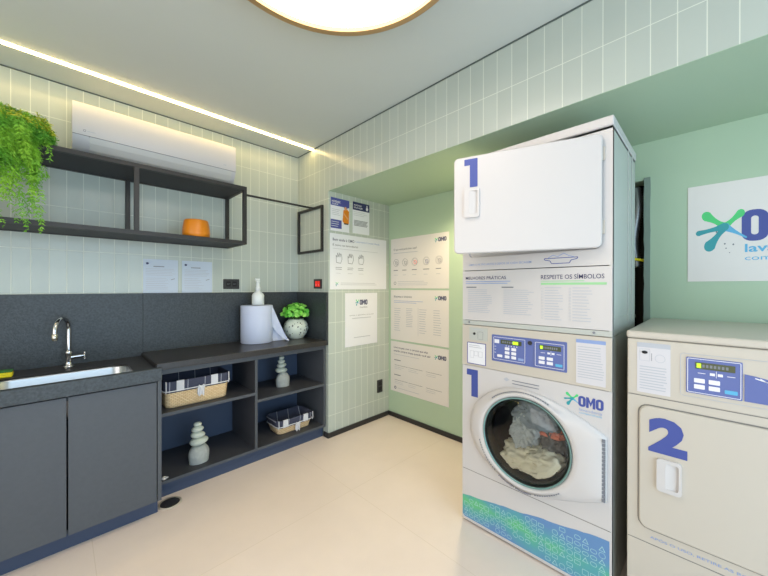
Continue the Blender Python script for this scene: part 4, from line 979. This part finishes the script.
mb.build('bottom_lip', t)
MB().lathe([(.2, XM+.02), (.28, XM+.04), (.28, XM+.4), (0, XM+.4)], (0, .625, 1.67), m_drum, 48, 'X').build('drum', t)
# open door, hinged on the right
TH = math.radians(18); hx, hy = XM-.006, .317
du = Vector((-math.sin(TH), math.cos(TH), 0))        # from the hinge to the free edge
fd = Fr((hx, hy, 0), -du, (0, 0, 1))                 # u runs to the right, so the free edge is at u = -L
L_ = .607
mb = MB(); o1 = rr(-L_, 0, 1.443, 1.905, .022, 6); o2 = rr(-L_+.004, -.004, 1.447, 1.901, .020, 6)
mb.loft([[fd.p(u, v, n) for u, v in o_] for o_, n in ((o1, 0), (o1, .018), (o2, .022))], m_white, (True, True), False); dd = mb.build('door', t)
mb = MB(); one(fd, mb, -.556, -.494, 1.757, 1.892, .022, .023, m_blue); mb.build('number_one', dd)
handle(fd, dd, -.556, -.484, 1.612, 1.752, .022)
mb = MB()
for z in (1.50, 1.80): fm.rect(mb, -.318, -.306, z, z+.055, 0, .010, m_white2, .002)
mb.build('hinge', t)
# prints on the dryer front
fl_ = Fr((XM-.001, 0, 0), (0, -1, 0), (0, 0, 1))
mb = MB(); mb2 = MB(); fl_.text(mb2, 'MELHORES PRÁTICAS', -.949, -.722, 1.322, 1.342, 0, .0008, m_ink, .004); fl_.text(mb, 'RESPEITE OS SÍMBOLOS', -.556, -.308, 1.318, 1.342, 0, .0008, m_ink, .005)
fl_.rect(mb, -.556, -.300, 1.292, 1.302, 0, .0008, m_bargreen); fl_.lines(mb2, -.949, -.66, 1.296, 1.316, 2, .0035, .0008, m_inklight, .2); fl_.lines(mb, -.556, -.38, 1.306, 1.312, 1, .003, .0008, m_bargreen, 0)
for u in (-.945, -.745): fl_.rect(mb2, u, u+.06, 1.278, 1.284, 0, .0008, m_inkgrey)
fl_.lines(mb2, -.935, -.79, 1.145, 1.272, 13, .0035, .0008, m_inkpale, .25); fl_.lines(mb2, -.735, -.585, 1.145, 1.272, 13, .0035, .0008, m_inkpale, .25); mb2.build('lettering', t)
fl_.lines(mb, -.54, -.46, 1.13, 1.285, 13, .0035, .0008, m_inkpale, .3); fl_.lines(mb, -.425, -.35, 1.13, 1.285, 12, .0035, .0008, m_inkpale, .3)
for i in range(11): fl_.outline(mb, -.553, -.546, 1.137+i*.0135, 1.144+i*.0135, .001, 0, .0008, m_inkpale); fl_.outline(mb, -.439, -.432, 1.137+i*.0135, 1.144+i*.0135, .001, 0, .0008, m_inkpale)
mb.build('lettering', t)
mb = MB(); fm.text(mb, 'LIMPE O FILTRO ANTES E DEPOIS DE CADA SECAGEM', -.93, -.60, 1.396, 1.406, 0, .0008, m_inklight, .004); mb.build('reminder_lettering', t); mb = MB()
# washing-bowl outline drawing
pts = [(-.542, 1.412), (-.405, 1.412), (-.408, 1.405), (-.43, 1.401), (-.438, 1.388), (-.51, 1.388), (-.518, 1.401), (-.54, 1.405)]
for i in range(len(pts)): a, b_ = pts[i], pts[(i+1) % len(pts)]; fm.line(mb, a[0], a[1], b_[0], b_[1], .003, 0, .0008, m_blue)
wv = [(-.525, 1.414), (-.505, 1.426), (-.485, 1.418), (-.46, 1.432), (-.44, 1.420), (-.42, 1.414)]
for a, b_ in zip(wv, wv[1:]): fm.line(mb, a[0], a[1], b_[0], b_[1], .0025, 0, .0008, m_inklight)
mb.build('washing_bowl_drawing', t)

# ---- second dryer on the right
Y2, Y3, X2, H2 = .2316, -.4566, 2.335, 1.1132
t = thing('tumble_dryer', 'cream white machine marked 2 standing alone at the right', 'dryer', ((XM+X2)/2, (Y2+Y3)/2, 0))
mb = MB(); mb.box(XM, X2, Y3, Y2, .012, 1.084, m_white2, .003); mb.build('body', t)
MB().box(XM+.03, X2-.03, Y3+.03, Y2-.03, 0, .012, m_gap).build('foot_base', t)
MB().box(XM-.006, X2, Y3-.003, Y2+.003, 1.0855, H2, m_white2, .008, 3).build('lid', t)
mb = MB(); mb.box(XM-.0035, XM+.01, Y3+.002, Y2-.002, .871, 1.082, m_white2, .002); mb.build('control_panel', t)
seam(t, fm, -Y2+.003, -Y3-.003, .868); seam(t, fm, -Y2+.003, -Y3-.003, .313)
mb = MB(); fm.outline(mb, -.199, .424, .366, .839, .0045, -.001, .0008, m_seam, .034); mb.build('door_gap', t)
mb = MB(); o1 = rr(-.194, .419, .371, .834, .03, 6); o2 = rr(-.190, .415, .375, .830, .027, 6)
mb.loft([[fm.p(u, v, n) for u, v in o_] for o_, n in ((o1, 0), (o1, .006), (o2, .009))], m_white2, (True, True), False); dd = mb.build('door', t)
mb = MB(); fm.text(mb, '2', -.166, -.058, .668, .800, .009, .010, m_blue, .055); mb.build('number_two', dd)
handle(fm, dd, -.141, -.072, .533, .652, .009)
mb = MB(); fm.text(mb, 'APÓS O USO, RETIRE AS ROUPAS E LIMPE O FILTRO', -.161, .30, .334, .347, 0, .0008, m_inklight, .01); mb.build('lettering', t)
fp = Fr((XM-.0035, 0, 0), (0, -1, 0), (0, 0, 1))
leaflet(t, fp, -.201, -.104, .882, 1.071, 0, True)
mb = MB(); fp.outline(mb, -.078, .40, .896, 1.048, .0015, 0, .0012, m_inkpale, .01); mb.build('panel_frame', t)
control(t, fp, -.062, .073, .911, 1.036, .0, False)
mb = MB(); pts = [(.077, .911), (.077, .999), (.10, .996), (.128, .990), (.22, .962), (.33, .94), (.33, .911)]
fp.poly(mb, pts, 0, .002, m_panelblue); fp.line(mb, .10, .990, .125, .982, .003, .002, .0025, m_btn); fp.line(mb, .11, .991, .135, .976, .002, .002, .0025, m_btn); mb.build('blue_fascia', t)
rnd = random.Random(9); tp = []
for i in range(30): q = i/29; u = -Y2+.004+q*.66; tp.append((u, .150+.10*q+.002*math.sin(q*23)+rnd.uniform(-.002, .002)))
print_decal(t, fm, tp, -Y2+.004, -Y2+.664, .026, .0, rnd)

# ------------------------------------------------------------------ services in the wall opening
mb = MB(); P = []; r_ = []
for i in range(64):
    q = i/63; P.append((XR+.05-.01*math.sin(q*5), .318-.010*math.sin(q*7), 1.86-.46*q)); r_.append(.026+.005*(i % 2))
mb.tube(P, r_, m_duct, 16); tag(mb.build('flexible_duct'), 'silver ribbed flexible duct in the dark wall opening behind the stack', 'duct')
t = thing('water_pipe', 'thin grey pipe with brackets in the dark wall opening', 'pipe', (XR+.05, .295, 1.4))
mb = MB(); mb.tube([(XR+.09, .335, .5), (XR+.09, .335, 1.2), (XR+.09, .335, 1.34)], .009, m_inkgrey, 10); mb.build('tube', t)
mb = MB()
for z in (.7, 1.1): mb.box(XR+.075, XR+.105, .32, .35, z, z+.018, m_duct, .003)
mb.build('clamp', t)
tag(MB().tube([(XR+.02, .40, 1.455), (XR+.015, .33, 1.45), (XR+.03, .268, 1.435)], .008, m_yellow, 8).build('yellow_cable'), 'short yellow cable crossing the dark wall opening', 'cable')
